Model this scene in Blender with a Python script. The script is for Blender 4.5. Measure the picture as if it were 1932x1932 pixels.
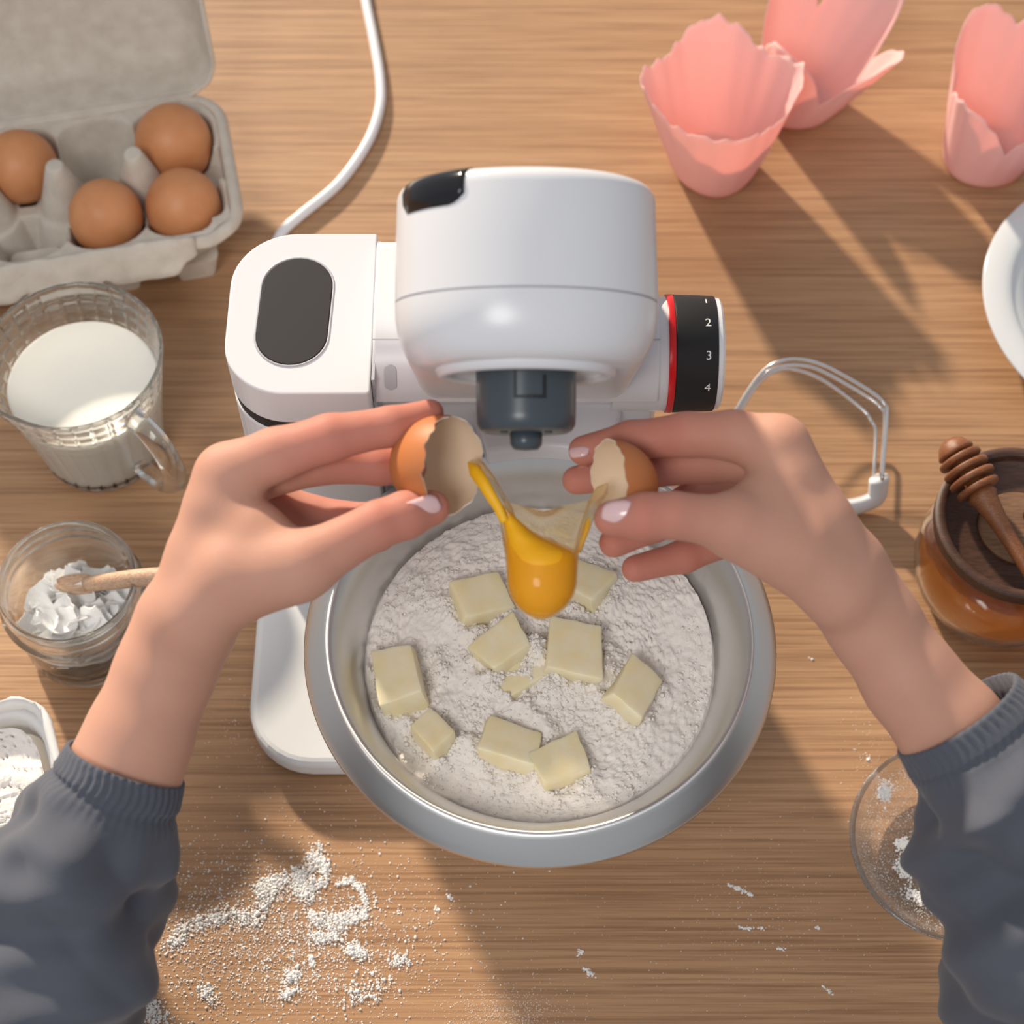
import bpy, bmesh, math, random
import numpy as np
from mathutils import Vector, Matrix, Euler
random.seed(7); np.random.seed(7)
PI = math.pi
scene = bpy.context.scene
for o in list(bpy.data.objects): bpy.data.objects.remove(o)
COL = scene.collection

# ---------------------------------------------------------------- camera, light, exposure
CAM = Vector((0, 0, 0.88)); PITCH = math.radians(60); FPX = 3400.0; W = 1932.0
FW = Vector((0, math.cos(PITCH), -math.sin(PITCH))); UP = Vector((0, math.sin(PITCH), math.cos(PITCH))); RT = Vector((1, 0, 0))
cam_d = bpy.data.cameras.new('camera'); cam = bpy.data.objects.new('camera', cam_d); COL.objects.link(cam)
cam.location = CAM; cam.rotation_euler = (PI/2 - PITCH, 0, 0)
cam_d.sensor_width = 36; cam_d.lens = FPX/W*36; cam_d.clip_start = 0.01
cam_d.dof.use_dof = True; cam_d.dof.focus_distance = 0.83; cam_d.dof.aperture_fstop = 9
scene.camera = cam
wd = bpy.data.worlds.new('room_light'); scene.world = wd; wd.use_nodes = True
bg = wd.node_tree.nodes['Background']; bg.inputs[0].default_value = (0.93, 0.96, 1.0, 1); bg.inputs[1].default_value = 0.41
sun_d = bpy.data.lights.new('sun', 'SUN'); sun = bpy.data.objects.new('sun', sun_d); COL.objects.link(sun)
sun_d.energy = 5.2; sun_d.angle = math.radians(3.0); sun_d.color = (1.0, 0.86, 0.68)
sun.rotation_euler = Vector((0.47*.9135, -0.88*.9135, -0.407)).to_track_quat('-Z', 'Y').to_euler()
lamp_d = bpy.data.lights.new('ceiling_lamp', 'AREA'); lamp = bpy.data.objects.new('ceiling_lamp', lamp_d); COL.objects.link(lamp)
lamp_d.shape = 'DISK'; lamp_d.size = 0.7; lamp_d.energy = 15; lamp_d.color = (1, 0.97, 0.94)
lamp.location = (-0.55, -0.75, 1.75)
lamp.rotation_euler = (Vector((0, .4, .1)) - lamp.location).to_track_quat('-Z', 'Y').to_euler()
vs = scene.view_settings; vs.view_transform = 'Standard'; vs.look = 'None'; vs.gamma = 1; vs.exposure = 0.1; vs.use_curve_mapping = False

# ---------------------------------------------------------------- helpers
def at(px, py, z):
    """the point at height z that shows at a pixel of the photograph"""
    d = FW + RT*((px-966)/FPX) + UP*((966-py)/FPX)
    return CAM + d*((z-CAM.z)/d.z)
def cp(px, py, c=0.0, D0=0.715):
    """the point c millimetres nearer than the depth D0 that shows at a pixel"""
    dep = D0 - c*0.001
    return CAM + (FW + RT*((px-966)/FPX) + UP*((966-py)/FPX))*dep

def mesh(name, v, f, m=None, parent=None, smooth=True):
    me = bpy.data.meshes.new(name)
    me.from_pydata([tuple(p) for p in v], [], [tuple(int(i) for i in q) for q in f]); me.update()
    if smooth: me.polygons.foreach_set('use_smooth', [True]*len(me.polygons))
    if m: me.materials.append(m)
    o = bpy.data.objects.new(name, me); COL.objects.link(o)
    if parent: o.parent = parent
    return o
def fix_normals(o):
    bm = bmesh.new(); bm.from_mesh(o.data); bmesh.ops.recalc_face_normals(bm, faces=bm.faces); bm.to_mesh(o.data); bm.free(); return o
def empty(name, loc=(0, 0, 0), rz=0):
    o = bpy.data.objects.new(name, None); COL.objects.link(o); o.location = loc; o.rotation_euler = (0, 0, rz); o.empty_display_size = .02
    return o
def tag(o, label, cat, group=None, kind=None):
    o['label'] = label; o['category'] = cat
    if group: o['group'] = group
    if kind: o['kind'] = kind
    return o
def bev(o, w, seg=3, ang=40):
    m = o.modifiers.new('bevel', 'BEVEL'); m.width = w; m.segments = seg; m.limit_method = 'ANGLE'; m.angle_limit = math.radians(ang)
    m.harden_normals = False
    return o
def sub(o, n=2):
    m = o.modifiers.new('subdivision', 'SUBSURF'); m.levels = n; m.render_levels = n; return o
def autosmooth(o, ang=35):
    me = o.data
    bm = bmesh.new(); bm.from_mesh(me)
    for e in bm.edges:
        if len(e.link_faces) == 2 and e.calc_face_angle(0) > math.radians(ang): e.smooth = False
    bm.to_mesh(me); bm.free(); return o

def lathe(prof, n=64, fr=None, closed=False):
    """revolve (r, z) points; fr(theta, i, r, z) may change r and z"""
    v, f = [], []
    k = len(prof)
    for j in range(n):
        a = 2*PI*j/n
        for i, (r, z) in enumerate(prof):
            if fr: r, z = fr(a, i, r, z)
            v.append((r*math.cos(a), r*math.sin(a), z))
    for j in range(n):
        j2 = (j+1) % n
        for i in range(k-1 if not closed else k):
            i2 = (i+1) % k
            f.append((j*k+i, j2*k+i, j2*k+i2, j*k+i2))
    return v, f
def weld(o, d=1e-6):
    bm = bmesh.new(); bm.from_mesh(o.data); bmesh.ops.remove_doubles(bm, verts=bm.verts, dist=d)
    bmesh.ops.dissolve_degenerate(bm, dist=1e-7, edges=bm.edges)
    bmesh.ops.recalc_face_normals(bm, faces=bm.faces); bm.to_mesh(o.data); bm.free()
    o.data.polygons.foreach_set('use_smooth', [True]*len(o.data.polygons)); return o
def lathe_obj(name, prof, m, parent=None, n=64, fr=None, closed=False):
    return weld(mesh(name, *lathe(prof, n, fr, closed), m, parent))

def catmull(pts, n=8):
    P = [Vector(p) for p in pts]; out = []
    for i in range(len(P)-1):
        p0 = P[i-1] if i > 0 else P[i]*2-P[i+1]
        p1, p2 = P[i], P[i+1]
        p3 = P[i+2] if i+2 < len(P) else P[i+1]*2-P[i]
        for k in range(n):
            t = k/n
            out.append(0.5*((2*p1)+(p2-p0)*t+(2*p0-5*p1+4*p2-p3)*t*t+(3*p1-p0-3*p2+p3)*t**3))
    out.append(P[-1]); return out
def tube(path, rad, n=12, cap=True, flat=None):
    """tube along a path; rad a number or one per point; flat=(sx, sy) squashes the section"""
    P = [Vector(p) for p in path]; v, f = [], []
    t0 = (P[1]-P[0]).normalized(); nrm = t0.orthogonal().normalized()
    for i, p in enumerate(P):
        t = (P[min(i+1, len(P)-1)]-P[max(i-1, 0)]).normalized()
        nrm = (nrm - t*nrm.dot(t)).normalized(); b = t.cross(nrm)
        r = rad[i] if hasattr(rad, '__len__') else rad
        sx, sy = flat or (1, 1)
        for j in range(n):
            a = 2*PI*j/n
            v.append(p+nrm*(math.cos(a)*r*sx)+b*(math.sin(a)*r*sy))
    for i in range(len(P)-1):
        for j in range(n):
            j2 = (j+1) % n
            f.append((i*n+j, i*n+j2, (i+1)*n+j2, (i+1)*n+j))
    if cap:
        f.append(tuple(range(n-1, -1, -1))); f.append(tuple(range((len(P)-1)*n, len(P)*n)))
    return v, f
def extrude(outline, z0, z1):
    """prism over an (x, y) outline"""
    n = len(outline); v = [(x, y, z0) for x, y in outline]+[(x, y, z1) for x, y in outline]
    f = [tuple(range(n-1, -1, -1)), tuple(range(n, 2*n))]
    f += [(i, (i+1) % n, n+(i+1) % n, n+i) for i in range(n)]
    return v, f
def rrect(x0, x1, y0, y1, rs, n=8):
    """outline of a rectangle with its own radius at each corner: lower left, lower right, upper right, upper left"""
    out = []
    for (cx, cy, a0, r) in ((x0, y0, PI, rs[0]), (x1, y0, 1.5*PI, rs[1]), (x1, y1, 0, rs[2]), (x0, y1, .5*PI, rs[3])):
        r = max(r, 1e-4)
        ox = cx+(r if cx == x0 else -r); oy = cy+(r if cy == y0 else -r)
        for k in range(n+1):
            a = a0+.5*PI*k/n
            out.append((ox+r*math.cos(a), oy+r*math.sin(a)))
    return out
def box(x0, x1, y0, y1, z0, z1):
    return extrude([(x0, y0), (x1, y0), (x1, y1), (x0, y1)], z0, z1)

_tab = np.random.RandomState(3).rand(256, 256)
def vnoise(x, y):
    xi = np.floor(x).astype(int); yi = np.floor(y).astype(int); fx = x-xi; fy = y-yi
    fx = fx*fx*(3-2*fx); fy = fy*fy*(3-2*fy)
    a = _tab[xi & 255, yi & 255]; b = _tab[(xi+1) & 255, yi & 255]; c = _tab[xi & 255, (yi+1) & 255]; d = _tab[(xi+1) & 255, (yi+1) & 255]
    return (a*(1-fx)+b*fx)*(1-fy)+(c*(1-fx)+d*fx)*fy
def fbm(x, y, o=4, g=.5):
    s = 0; amp = 1; t = 0
    for k in range(o):
        s = s+amp*vnoise(x*2**k+17.3*k, y*2**k+5.1*k); t += amp; amp *= g
    return s/t

# signed distance modelling (hands, raw egg)
def surface_net(F, org, h):
    s = F < 0
    c = np.zeros(tuple(n-1 for n in F.shape), int)
    for dx in (0, 1):
        for dy in (0, 1):
            for dz in (0, 1):
                c += s[dx:dx+c.shape[0], dy:dy+c.shape[1], dz:dz+c.shape[2]]
    act = np.argwhere((c > 0) & (c < 8))
    idx = -np.ones(c.shape, int); idx[act[:, 0], act[:, 1], act[:, 2]] = np.arange(len(act))
    acc = np.zeros((len(act), 3)); cnt = np.zeros(len(act))
    for ax in range(3):
        o1, o2 = [k for k in range(3) if k != ax]
        for a in (0, 1):
            for b in (0, 1):
                p = act.copy(); p[:, o1] += a; p[:, o2] += b
                q = p.copy(); q[:, ax] += 1
                fp = F[p[:, 0], p[:, 1], p[:, 2]]; fq = F[q[:, 0], q[:, 1], q[:, 2]]
                m = (fp < 0) != (fq < 0)
                t = np.where(m, fp/np.where(m, fp-fq, 1), 0)
                pt = p.astype(float); pt[:, ax] += t
                acc[m] += pt[m]; cnt[m] += 1
    V = acc/cnt[:, None]*h+org
    faces = []
    for ax in range(3):
        o1, o2 = (ax+1) % 3, (ax+2) % 3
        sl0 = [slice(None)]*3; sl1 = [slice(None)]*3; sl0[ax] = slice(0, -1); sl1[ax] = slice(1, None)
        d = s[tuple(sl0)] != s[tuple(sl1)]
        e = np.argwhere(d); e = e[(e[:, o1] > 0) & (e[:, o2] > 0)]
        e = e[(e[:, o1] < c.shape[o1]) & (e[:, o2] < c.shape[o2])]
        q = []
        for a, b in ((0, 0), (1, 0), (1, 1), (0, 1)):
            p = e.copy(); p[:, o1] -= a; p[:, o2] -= b
            q.append(idx[p[:, 0], p[:, 1], p[:, 2]])
        q = np.stack(q, 1)
        ins = s[e[:, 0], e[:, 1], e[:, 2]]
        q[~ins] = q[~ins][:, ::-1]
        faces.append(q)
    Fc = np.concatenate(faces); Fc = Fc[(Fc >= 0).all(1)]
    return V, Fc
def cone_sd(G, a, b, ra, rb):
    a = np.array(a); b = np.array(b); ab = b-a
    t = np.clip(((G-a)@ab)/max(ab@ab, 1e-12), 0, 1)
    return np.linalg.norm(G-a-t[..., None]*ab, axis=-1)-(ra+(rb-ra)*t)
def smin(a, b, k):
    h = np.maximum(k-np.abs(a-b), 0)/k
    return np.minimum(a, b)-h*h*h*k/6
def chain(G, pts, rs, k=.004, pad=.022):
    """smooth union of tapered capsules, worked out only near them"""
    F = np.full(G.shape[:3], .05, np.float32); o = G[0, 0, 0]; h = G[1, 1, 1]-o
    for i in range(len(pts)-1):
        a = np.array(pts[i]); b = np.array(pts[i+1]); r = max(rs[i], rs[i+1])+pad
        lo = np.maximum(np.floor((np.minimum(a, b)-r-o)/h).astype(int), 0); hi = np.minimum(np.ceil((np.maximum(a, b)+r-o)/h).astype(int)+1, G.shape[:3])
        sl = tuple(slice(lo[q], hi[q]) for q in range(3))
        F[sl] = smin(F[sl], cone_sd(G[sl], a.astype(np.float32), b.astype(np.float32), rs[i], rs[i+1]), k)
    return F
def laplace(V, Fc, it=2, lam=.5):
    n = len(V)
    e = np.concatenate([Fc[:, [0, 1]], Fc[:, [1, 2]], Fc[:, [2, 3]], Fc[:, [3, 0]]])
    for _ in range(it):
        s = np.zeros_like(V); c = np.zeros(n)
        for k in range(3):
            s[:, k] = np.bincount(e[:, 0], V[e[:, 1], k], n)+np.bincount(e[:, 1], V[e[:, 0], k], n)
        c = np.bincount(e[:, 0], minlength=n)+np.bincount(e[:, 1], minlength=n)
        V = V*(1-lam)+lam*s/np.maximum(c, 1)[:, None]
    return V

# ---------------------------------------------------------------- materials
def nodes(name):
    m = bpy.data.materials.new(name); m.use_nodes = True
    nt = m.node_tree; return m, nt, nt.nodes['Principled BSDF']
def pm(name, col, rough=.5, metal=0, trans=0, ior=1.45, sss=0, srad=(.01, .005, .003), coat=0, sheen=0, var=None, bump=None, spec=.5, rvar=None):
    m, nt, b = nodes(name); N = nt.nodes; L = nt.links
    b.inputs['Base Color'].default_value = (*col, 1); b.inputs['Roughness'].default_value = rough; b.inputs['Metallic'].default_value = metal
    b.inputs['Transmission Weight'].default_value = trans; b.inputs['IOR'].default_value = ior; b.inputs['Coat Weight'].default_value = coat
    b.inputs['Coat Roughness'].default_value = .05
    b.inputs['Specular IOR Level'].default_value = spec
    b.inputs['Sheen Weight'].default_value = sheen
    if sss:
        b.inputs['Subsurface Weight'].default_value = sss; b.inputs['Subsurface Radius'].default_value = srad; b.inputs['Subsurface Scale'].default_value = 1.0
    tc = N.new('ShaderNodeTexCoord')
    if var:
        sc, c2 = var[0], var[1]
        nz = N.new('ShaderNodeTexNoise'); nz.inputs['Scale'].default_value = sc; nz.inputs['Detail'].default_value = 4
        L.new(tc.outputs['Object'], nz.inputs['Vector'])
        rp = N.new('ShaderNodeValToRGB'); rp.color_ramp.elements[0].position = .3; rp.color_ramp.elements[1].position = .7
        rp.color_ramp.elements[0].color = (*col, 1); rp.color_ramp.elements[1].color = (*c2, 1)
        L.new(nz.outputs['Fac'], rp.inputs[0]); L.new(rp.outputs[0], b.inputs['Base Color'])
    if bump:
        nb = N.new('ShaderNodeTexNoise'); nb.inputs['Scale'].default_value = bump[0]; nb.inputs['Detail'].default_value = 5
        L.new(tc.outputs['Object'], nb.inputs['Vector'])
        bp = N.new('ShaderNodeBump'); bp.inputs['Strength'].default_value = bump[1]; bp.inputs['Distance'].default_value = bump[2]
        L.new(nb.outputs['Fac'], bp.inputs['Height']); L.new(bp.outputs[0], b.inputs['Normal'])
    return m
def wood(name, c1, c2, c3, sx=3, sy=40, rough=.45, pore=True, bumps=.15, axis=0):
    """grain runs along the given object axis"""
    m, nt, b = nodes(name); N = nt.nodes; L = nt.links
    tc = N.new('ShaderNodeTexCoord')
    def mapped(a, c):
        mp = N.new('ShaderNodeMapping'); s = [c, c, c]; s[axis] = a; mp.inputs['Scale'].default_value = s
        L.new(tc.outputs['Object'], mp.inputs['Vector']); return mp
    warp = N.new('ShaderNodeTexNoise'); warp.inputs['Scale'].default_value = 1.0; warp.inputs['Detail'].default_value = 2
    L.new(mapped(sx*.8, sx*3).outputs[0], warp.inputs['Vector'])
    n1 = N.new('ShaderNodeTexNoise'); n1.inputs['Scale'].default_value = 1; n1.inputs['Detail'].default_value = 5; n1.inputs['Roughness'].default_value = .6; n1.inputs['Distortion'].default_value = .4
    L.new(mapped(sx, sy).outputs[0], n1.inputs['Vector'])
    mx0 = N.new('ShaderNodeMath'); mx0.operation = 'MULTIPLY_ADD'; mx0.inputs[1].default_value = .45
    L.new(warp.outputs['Fac'], mx0.inputs[0])
    ml = N.new('ShaderNodeMath'); ml.operation = 'MULTIPLY'; ml.inputs[1].default_value = .6; L.new(n1.outputs['Fac'], ml.inputs[0]); L.new(ml.outputs[0], mx0.inputs[2])
    rp = N.new('ShaderNodeValToRGB'); e = rp.color_ramp.elements
    e[0].position = .36; e[0].color = (*c2, 1); e[1].position = .68; e[1].color = (*c1, 1)
    L.new(mx0.outputs[0], rp.inputs[0])
    n2 = N.new('ShaderNodeTexNoise'); n2.inputs['Scale'].default_value = 1; n2.inputs['Detail'].default_value = 4; n2.inputs['Roughness'].default_value = .65
    L.new(mapped(sx*7, sy*11).outputs[0], n2.inputs['Vector'])
    r2 = N.new('ShaderNodeValToRGB'); r2.color_ramp.elements[0].position = .36; r2.color_ramp.elements[1].position = .58
    r2.color_ramp.elements[0].color = (1, 1, 1, 1); r2.color_ramp.elements[1].color = (0, 0, 0, 1)
    L.new(n2.outputs['Fac'], r2.inputs[0])
    mx = N.new('ShaderNodeMix'); mx.data_type = 'RGBA'
    fm = N.new('ShaderNodeMath'); fm.operation = 'MULTIPLY'; fm.inputs[1].default_value = .88 if pore else .3
    L.new(r2.outputs[0], fm.inputs[0]); L.new(fm.outputs[0], mx.inputs['Factor'])
    L.new(rp.outputs[0], mx.inputs['A']); mx.inputs['B'].default_value = (*c3, 1)
    L.new(mx.outputs['Result'], b.inputs['Base Color'])
    b.inputs['Roughness'].default_value = rough
    bp = N.new('ShaderNodeBump'); bp.inputs['Strength'].default_value = bumps; bp.inputs['Distance'].default_value = .0006; bp.invert = True
    L.new(r2.outputs[0], bp.inputs['Height']); L.new(bp.outputs[0], b.inputs['Normal'])
    return m
def paper(name, col, tcol, tw=.45, bump=None):
    """thin paper that lets light through"""
    m, nt, b = nodes(name); N = nt.nodes; L = nt.links
    b.inputs['Base Color'].default_value = (*col, 1); b.inputs['Roughness'].default_value = .75; b.inputs['Specular IOR Level'].default_value = .25
    t = N.new('ShaderNodeBsdfTranslucent'); t.inputs[0].default_value = (*tcol, 1)
    mx = N.new('ShaderNodeMixShader'); mx.inputs[0].default_value = tw
    L.new(b.outputs[0], mx.inputs[1]); L.new(t.outputs[0], mx.inputs[2]); L.new(mx.outputs[0], N['Material Output'].inputs[0])
    if bump:
        tc = N.new('ShaderNodeTexCoord'); nb = N.new('ShaderNodeTexNoise'); nb.inputs['Scale'].default_value = bump[0]
        L.new(tc.outputs['Object'], nb.inputs['Vector'])
        bp = N.new('ShaderNodeBump'); bp.inputs['Strength'].default_value = bump[1]; bp.inputs['Distance'].default_value = .001
        L.new(nb.outputs['Fac'], bp.inputs['Height']); L.new(bp.outputs[0], b.inputs['Normal']); L.new(bp.outputs[0], t.inputs['Normal'])
    return m
def glassy(name, tint=(1, 1, 1), clear=.5, rough=0.0, ior=1.45):
    """glass: refraction mixed with straight-through transparency so that it does not block the daylight"""
    m, nt, b = nodes(name); N = nt.nodes; L = nt.links
    b.inputs['Base Color'].default_value = (*tint, 1); b.inputs['Transmission Weight'].default_value = 1; b.inputs['Roughness'].default_value = rough; b.inputs['IOR'].default_value = ior
    t = N.new('ShaderNodeBsdfTransparent'); t.inputs[0].default_value = (*tint, 1)
    mx = N.new('ShaderNodeMixShader'); mx.inputs[0].default_value = clear
    L.new(b.outputs[0], mx.inputs[1]); L.new(t.outputs[0], mx.inputs[2]); L.new(mx.outputs[0], N['Material Output'].inputs[0])
    return m

M = {}
M['table'] = wood('oak_veneer', (.51, .300, .162), (.42, .232, .118), (.27, .138, .066), 1.3, 60, .42)
M['floor'] = wood('floor_boards', (.35, .25, .17), (.25, .17, .11), (.15, .1, .06), 1, 12, .5)
M['white'] = pm('white_plastic', (.69, .69, .72), .27)
M['white2'] = pm('white_satin_plastic', (.78, .79, .81), .35)
M['seam'] = pm('grey_seam', (.45, .45, .48), .5)
M['black'] = pm('charcoal_plastic', (.020, .019, .021), .55, spec=.3)
M['gloss_black'] = pm('glossy_black_plastic', (.012, .012, .016), .12)
M['red'] = pm('red_plastic', (.62, .008, .012), .3)
M['print'] = pm('white_print', (.8, .8, .8), .5)
M['grey'] = pm('slate_grey_plastic', (.055, .07, .085), .3)
M['dkgrey'] = pm('dark_socket', (.012, .014, .016), .5)
M['cord'] = pm('white_cord_rubber', (.80, .80, .83), .38)
M['egg'] = pm('brown_eggshell', (.64, .285, .125), .48, sss=.15, srad=(.004, .002, .001), var=(60, (.55, .225, .09)), bump=(900, .08, .0003))
M['pulp'] = pm('grey_moulded_pulp', (.54, .48, .41), .9, var=(90, (.64, .58, .51)), bump=(350, .5, .0008))
M['glass'] = glassy('clear_glass', (.97, .985, .98), .08)
M['thin_glass'] = glassy('thin_clear_glass', (.98, .99, 1.0), .15)
M['jar_glass'] = glassy('jar_glass', (.975, .99, .985), .10)
M['milk'] = pm('milk', (.84, .82, .76), .16, sss=.3, srad=(.006, .006, .005))
M['coconut'] = pm('coconut_flesh', (.90, .90, .89), .5, sss=.2, srad=(.004, .004, .004))
M['lightwood'] = wood('beech_wood', (.62, .43, .30), (.50, .32, .21), (.33, .19, .11), 12, 160, .55)
M['bark'] = pm('dark_end_grain', (.10, .055, .04), .8)
M['walnut'] = wood('walnut', (.120, .052, .031), (.068, .028, .017), (.025, .010, .006), 14, 220, .5)
M['walnut2'] = wood('walnut_heart', (.30, .165, .09), (.21, .105, .055), (.09, .04, .02), 14, 220, .5)
M['cherry'] = wood('dipper_wood', (.36, .135, .050), (.24, .082, .030), (.10, .032, .012), 20, 260, .42)
M['honey'] = pm('honey', (.72, .19, .012), .05, trans=.85, ior=1.42)
M['steel'] = pm('brushed_steel', (.70, .695, .69), .40, metal=1)
M['wire'] = pm('steel_wire', (.78, .78, .79), .18, metal=1)
M['ceramic'] = pm('white_ceramic', (.62, .64, .66), .15, coat=.4)
M['pink'] = paper('pink_paper', (.96, .74, .72), (1.0, .58, .52), .42, (60, .25))
M['bag'] = paper('white_kraft_paper', (.84, .84, .84), (.8, .78, .75), .25, (40, .4))
M['flour'] = pm('flour', (.87, .825, .775), .95, spec=.1, sss=.1, srad=(.002, .002, .002), bump=(520, .45, .0012))
M['flour2'] = pm('white_flour', (.86, .84, .82), .95, spec=.1)
M['butter'] = pm('butter', (.85, .72, .42), .42, sss=.3, srad=(.006, .004, .0015), var=(95, (.87, .80, .60)), bump=(160, .2, .001))
M['skin'] = pm('skin', (.515, .275, .198), .60, sss=.35, srad=(.009, .003, .0018), var=(38, (.55, .30, .222)), bump=(900, .12, .0004), spec=.28)
_n = M['skin'].node_tree; _b = _n.nodes['Principled BSDF']; _c = _b.inputs['Base Color'].links[0].from_socket
_a = _n.nodes.new('ShaderNodeAttribute'); _a.attribute_name = 'finger_red'; _x = _n.nodes.new('ShaderNodeMix'); _x.data_type = 'RGBA'  # redder fingers: pinker skin, with translucency and shade put into the colour
_n.links.new(_a.outputs['Fac'], _x.inputs['Factor']); _n.links.new(_c, _x.inputs['A']); _x.inputs['B'].default_value = (.52, .185, .138, 1); _n.links.new(_x.outputs['Result'], _b.inputs['Base Color'])
M['nail'] = pm('fingernail_pink', (.78, .50, .50), .22, coat=.5, sss=.2, srad=(.003, .0015, .001))
M['cloth'] = pm('blue_grey_cotton', (.070, .077, .100), .85, sheen=.15, var=(25, (.084, .091, .116)), bump=(1400, .25, .0006))
M['shell_in'] = pm('shell_membrane', (.80, .62, .44), .4, sss=.2, srad=(.004, .003, .002))
M['shell_edge'] = pm('broken_shell_edge', (.88, .78, .66), .6)
M['yolk'] = pm('egg_yolk', (1.0, .47, .008), .5, sss=.4, srad=(.010, .004, .001))
M['white_raw'] = glassy('raw_egg_white', (1.0, .95, .80), .45, .02, 1.34)
_n = M['white_raw'].node_tree; _o = _n.nodes['Material Output']; _p = _o.inputs[0].links[0].from_node
_d = _n.nodes.new('ShaderNodeBsdfTranslucent'); _d.inputs[0].default_value = (.95, .86, .66, 1); _x = _n.nodes.new('ShaderNodeMixShader'); _x.inputs[0].default_value = .16
_n.links.new(_p.outputs[0], _x.inputs[1]); _n.links.new(_d.outputs[0], _x.inputs[2]); _n.links.new(_x.outputs[0], _o.inputs[0])
m, nt, b = nodes('paper_eggshell'); b.inputs['Base Color'].default_value = (.60, .24, .085, 1); b.inputs['Roughness'].default_value = .5
t = nt.nodes.new('ShaderNodeBsdfTranslucent'); t.inputs[0].default_value = (1.0, .38, .08, 1); mx = nt.nodes.new('ShaderNodeMixShader'); mx.inputs[0].default_value = .3
nt.links.new(b.outputs[0], mx.inputs[1]); nt.links.new(t.outputs[0], mx.inputs[2]); nt.links.new(mx.outputs[0], nt.nodes['Material Output'].inputs[0]); M['shell'] = m

# ---------------------------------------------------------------- setting: floor and table
fl = mesh('floor', *box(-2.2, 2.2, -1.4, 2.6, -.79, -.74), M['floor'], smooth=False); fl['kind'] = 'structure'
tb = tag(empty('table', (0, 0, -.74)), 'large oak table with fine horizontal grain under all the baking things', 'table')
tt = bev(mesh('table_top', *box(-1.15, 1.15, .02, 1.25, .70, .74), M['table'], tb, smooth=False), .004)
for sx in (-1.06, 1.06):
    for sy in (.11, 1.16):
        bev(mesh('leg', *box(sx-.035, sx+.035, sy-.035, sy+.035, 0, .70), M['table'], tb, smooth=False), .003)

# ---------------------------------------------------------------- stand mixer
BX, BY = .0128, .360          # bowl centre
PY_, PZ_ = .480, .195         # hinge axis of the head (runs along x)
mixer = tag(empty('stand_mixer', (-.03, .47, 0)), 'white stand mixer with raised head, dark oval lid and black speed dial', 'mixer')
inv = Matrix.Translation((.03, -.47, 0))
def mpart(name, v, f, m, smooth=True, parent=None):
    off = Vector((-.03, .47, 0))
    o = mesh(name, [Vector(p)-off for p in v], f, m, parent or mixer, smooth); return o
# base plate: left foot and round seat under the bowl
ol = rrect(-.1365, .085, .348, .545, (.034, .02, .02, .03))
o = mpart('base_plate', *extrude(ol, .003, .019), M['white2'], False); bev(o, .004, 3, 30)
v, f = lathe([(0, .003), (.050, .003), (.051, .006), (.050, .0192), (0, .0192)], 64)
o = weld(mpart('bowl_seat', [(x+BX, y+BY, z) for x, y, z in v], f, M['white2'])); autosmooth(o)
for fx, fy in ((-.115, .37), (-.115, .525), (.07, .525), (BX, BY-.03)):
    v, f = lathe([(0, 0), (.009, 0), (.009, .004), (0, .004)], 20); weld(mpart('rubber_foot', [(x+fx, y+fy, z) for x, y, z in v], f, M['black']))
# tower on the left
TZ = .215
tx0, tx1, ty0, ty1 = -.1295, -.0630, .4445, .5345
o = mpart('tower', *extrude(rrect(tx0, tx1, ty0, ty1, (.028, .001, .001, .030), 10), .018, TZ-.024-.008), M['white'], False); bev(o, .0008, 2)
o = mpart('tower_band', *extrude(rrect(tx0+.0006, tx1-.0006, ty0+.0006, ty1-.0006, (.028, .001, .001, .030), 10), TZ-.0325, TZ-.0238), M['black'], False)
o = mpart('tower_cap', *extrude(rrect(tx0, tx1, ty0, ty1, (.028, .002, .001, .030), 12), TZ-.024, TZ), M['white'], False); bev(o, .0024, 4)
cx, cy = at(556, 587, TZ)[:2]
def stadium(cx, cy, hw, hl, n=16, rot=0):
    out = []
    for k in range(n+1): a = PI*k/n; out.append((hw*math.cos(a), hl-hw+hw*math.sin(a)))
    for k in range(n+1): a = PI+PI*k/n; out.append((hw*math.cos(a), -(hl-hw)+hw*math.sin(a)))
    c, s = math.cos(rot), math.sin(rot)
    return [(cx+x*c-y*s, cy+x*s+y*c) for x, y in out]
o = mpart('oval_lid', *extrude(stadium(cx, cy, .0161, .0298, rot=-.035), TZ-.001, TZ+.0006), M['black'], False); bev(o, .0004, 2)
v, f = tube([(x, y, TZ) for x, y in stadium(cx, cy, .0167, .0304, rot=-.035)]+[(*stadium(cx, cy, .0167, .0304, rot=-.035)[0], TZ)], .0006, 6, False)
mpart('lid_bezel', v, f, M['seam'])
# hinge housing between tower and dial
hx0, hx1 = tx1+.0005, .0665
prof = []
for k in range(17):
    a = PI*.5-PI*k/16*1.0
    prof.append((a, k))
sec = [(.528, .10), (.528, .214)]+[(.520+.008*math.cos(a), .214+.008*math.sin(a)) for a in np.linspace(.2, PI/2, 5)]
sec += [(PY_+.030*math.cos(a)*.95, PZ_+.027*math.sin(a)) for a in np.linspace(PI/2, PI*.98, 12)]
sec += [(.469, .182), (.469, .10)]
def prism_x(sec, x0, x1):
    n = len(sec); v = [(x0, y, z) for y, z in sec]+[(x1, y, z) for y, z in sec]
    f = [tuple(range(n)), tuple(range(2*n-1, n-1, -1))]+[(i, n+i, n+(i+1) % n, (i+1) % n) for i in range(n)]
    return v, f
o = fix_normals(mpart('hinge_housing', *prism_x(sec, hx0, hx1), M['white'], True)); autosmooth(o, 30); bev(o, .0012, 2)
mpart('hinge_seam', *box(hx0-.0002, hx0+.0012, .452, .53, .03, .2148), M['seam'], False)
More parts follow.
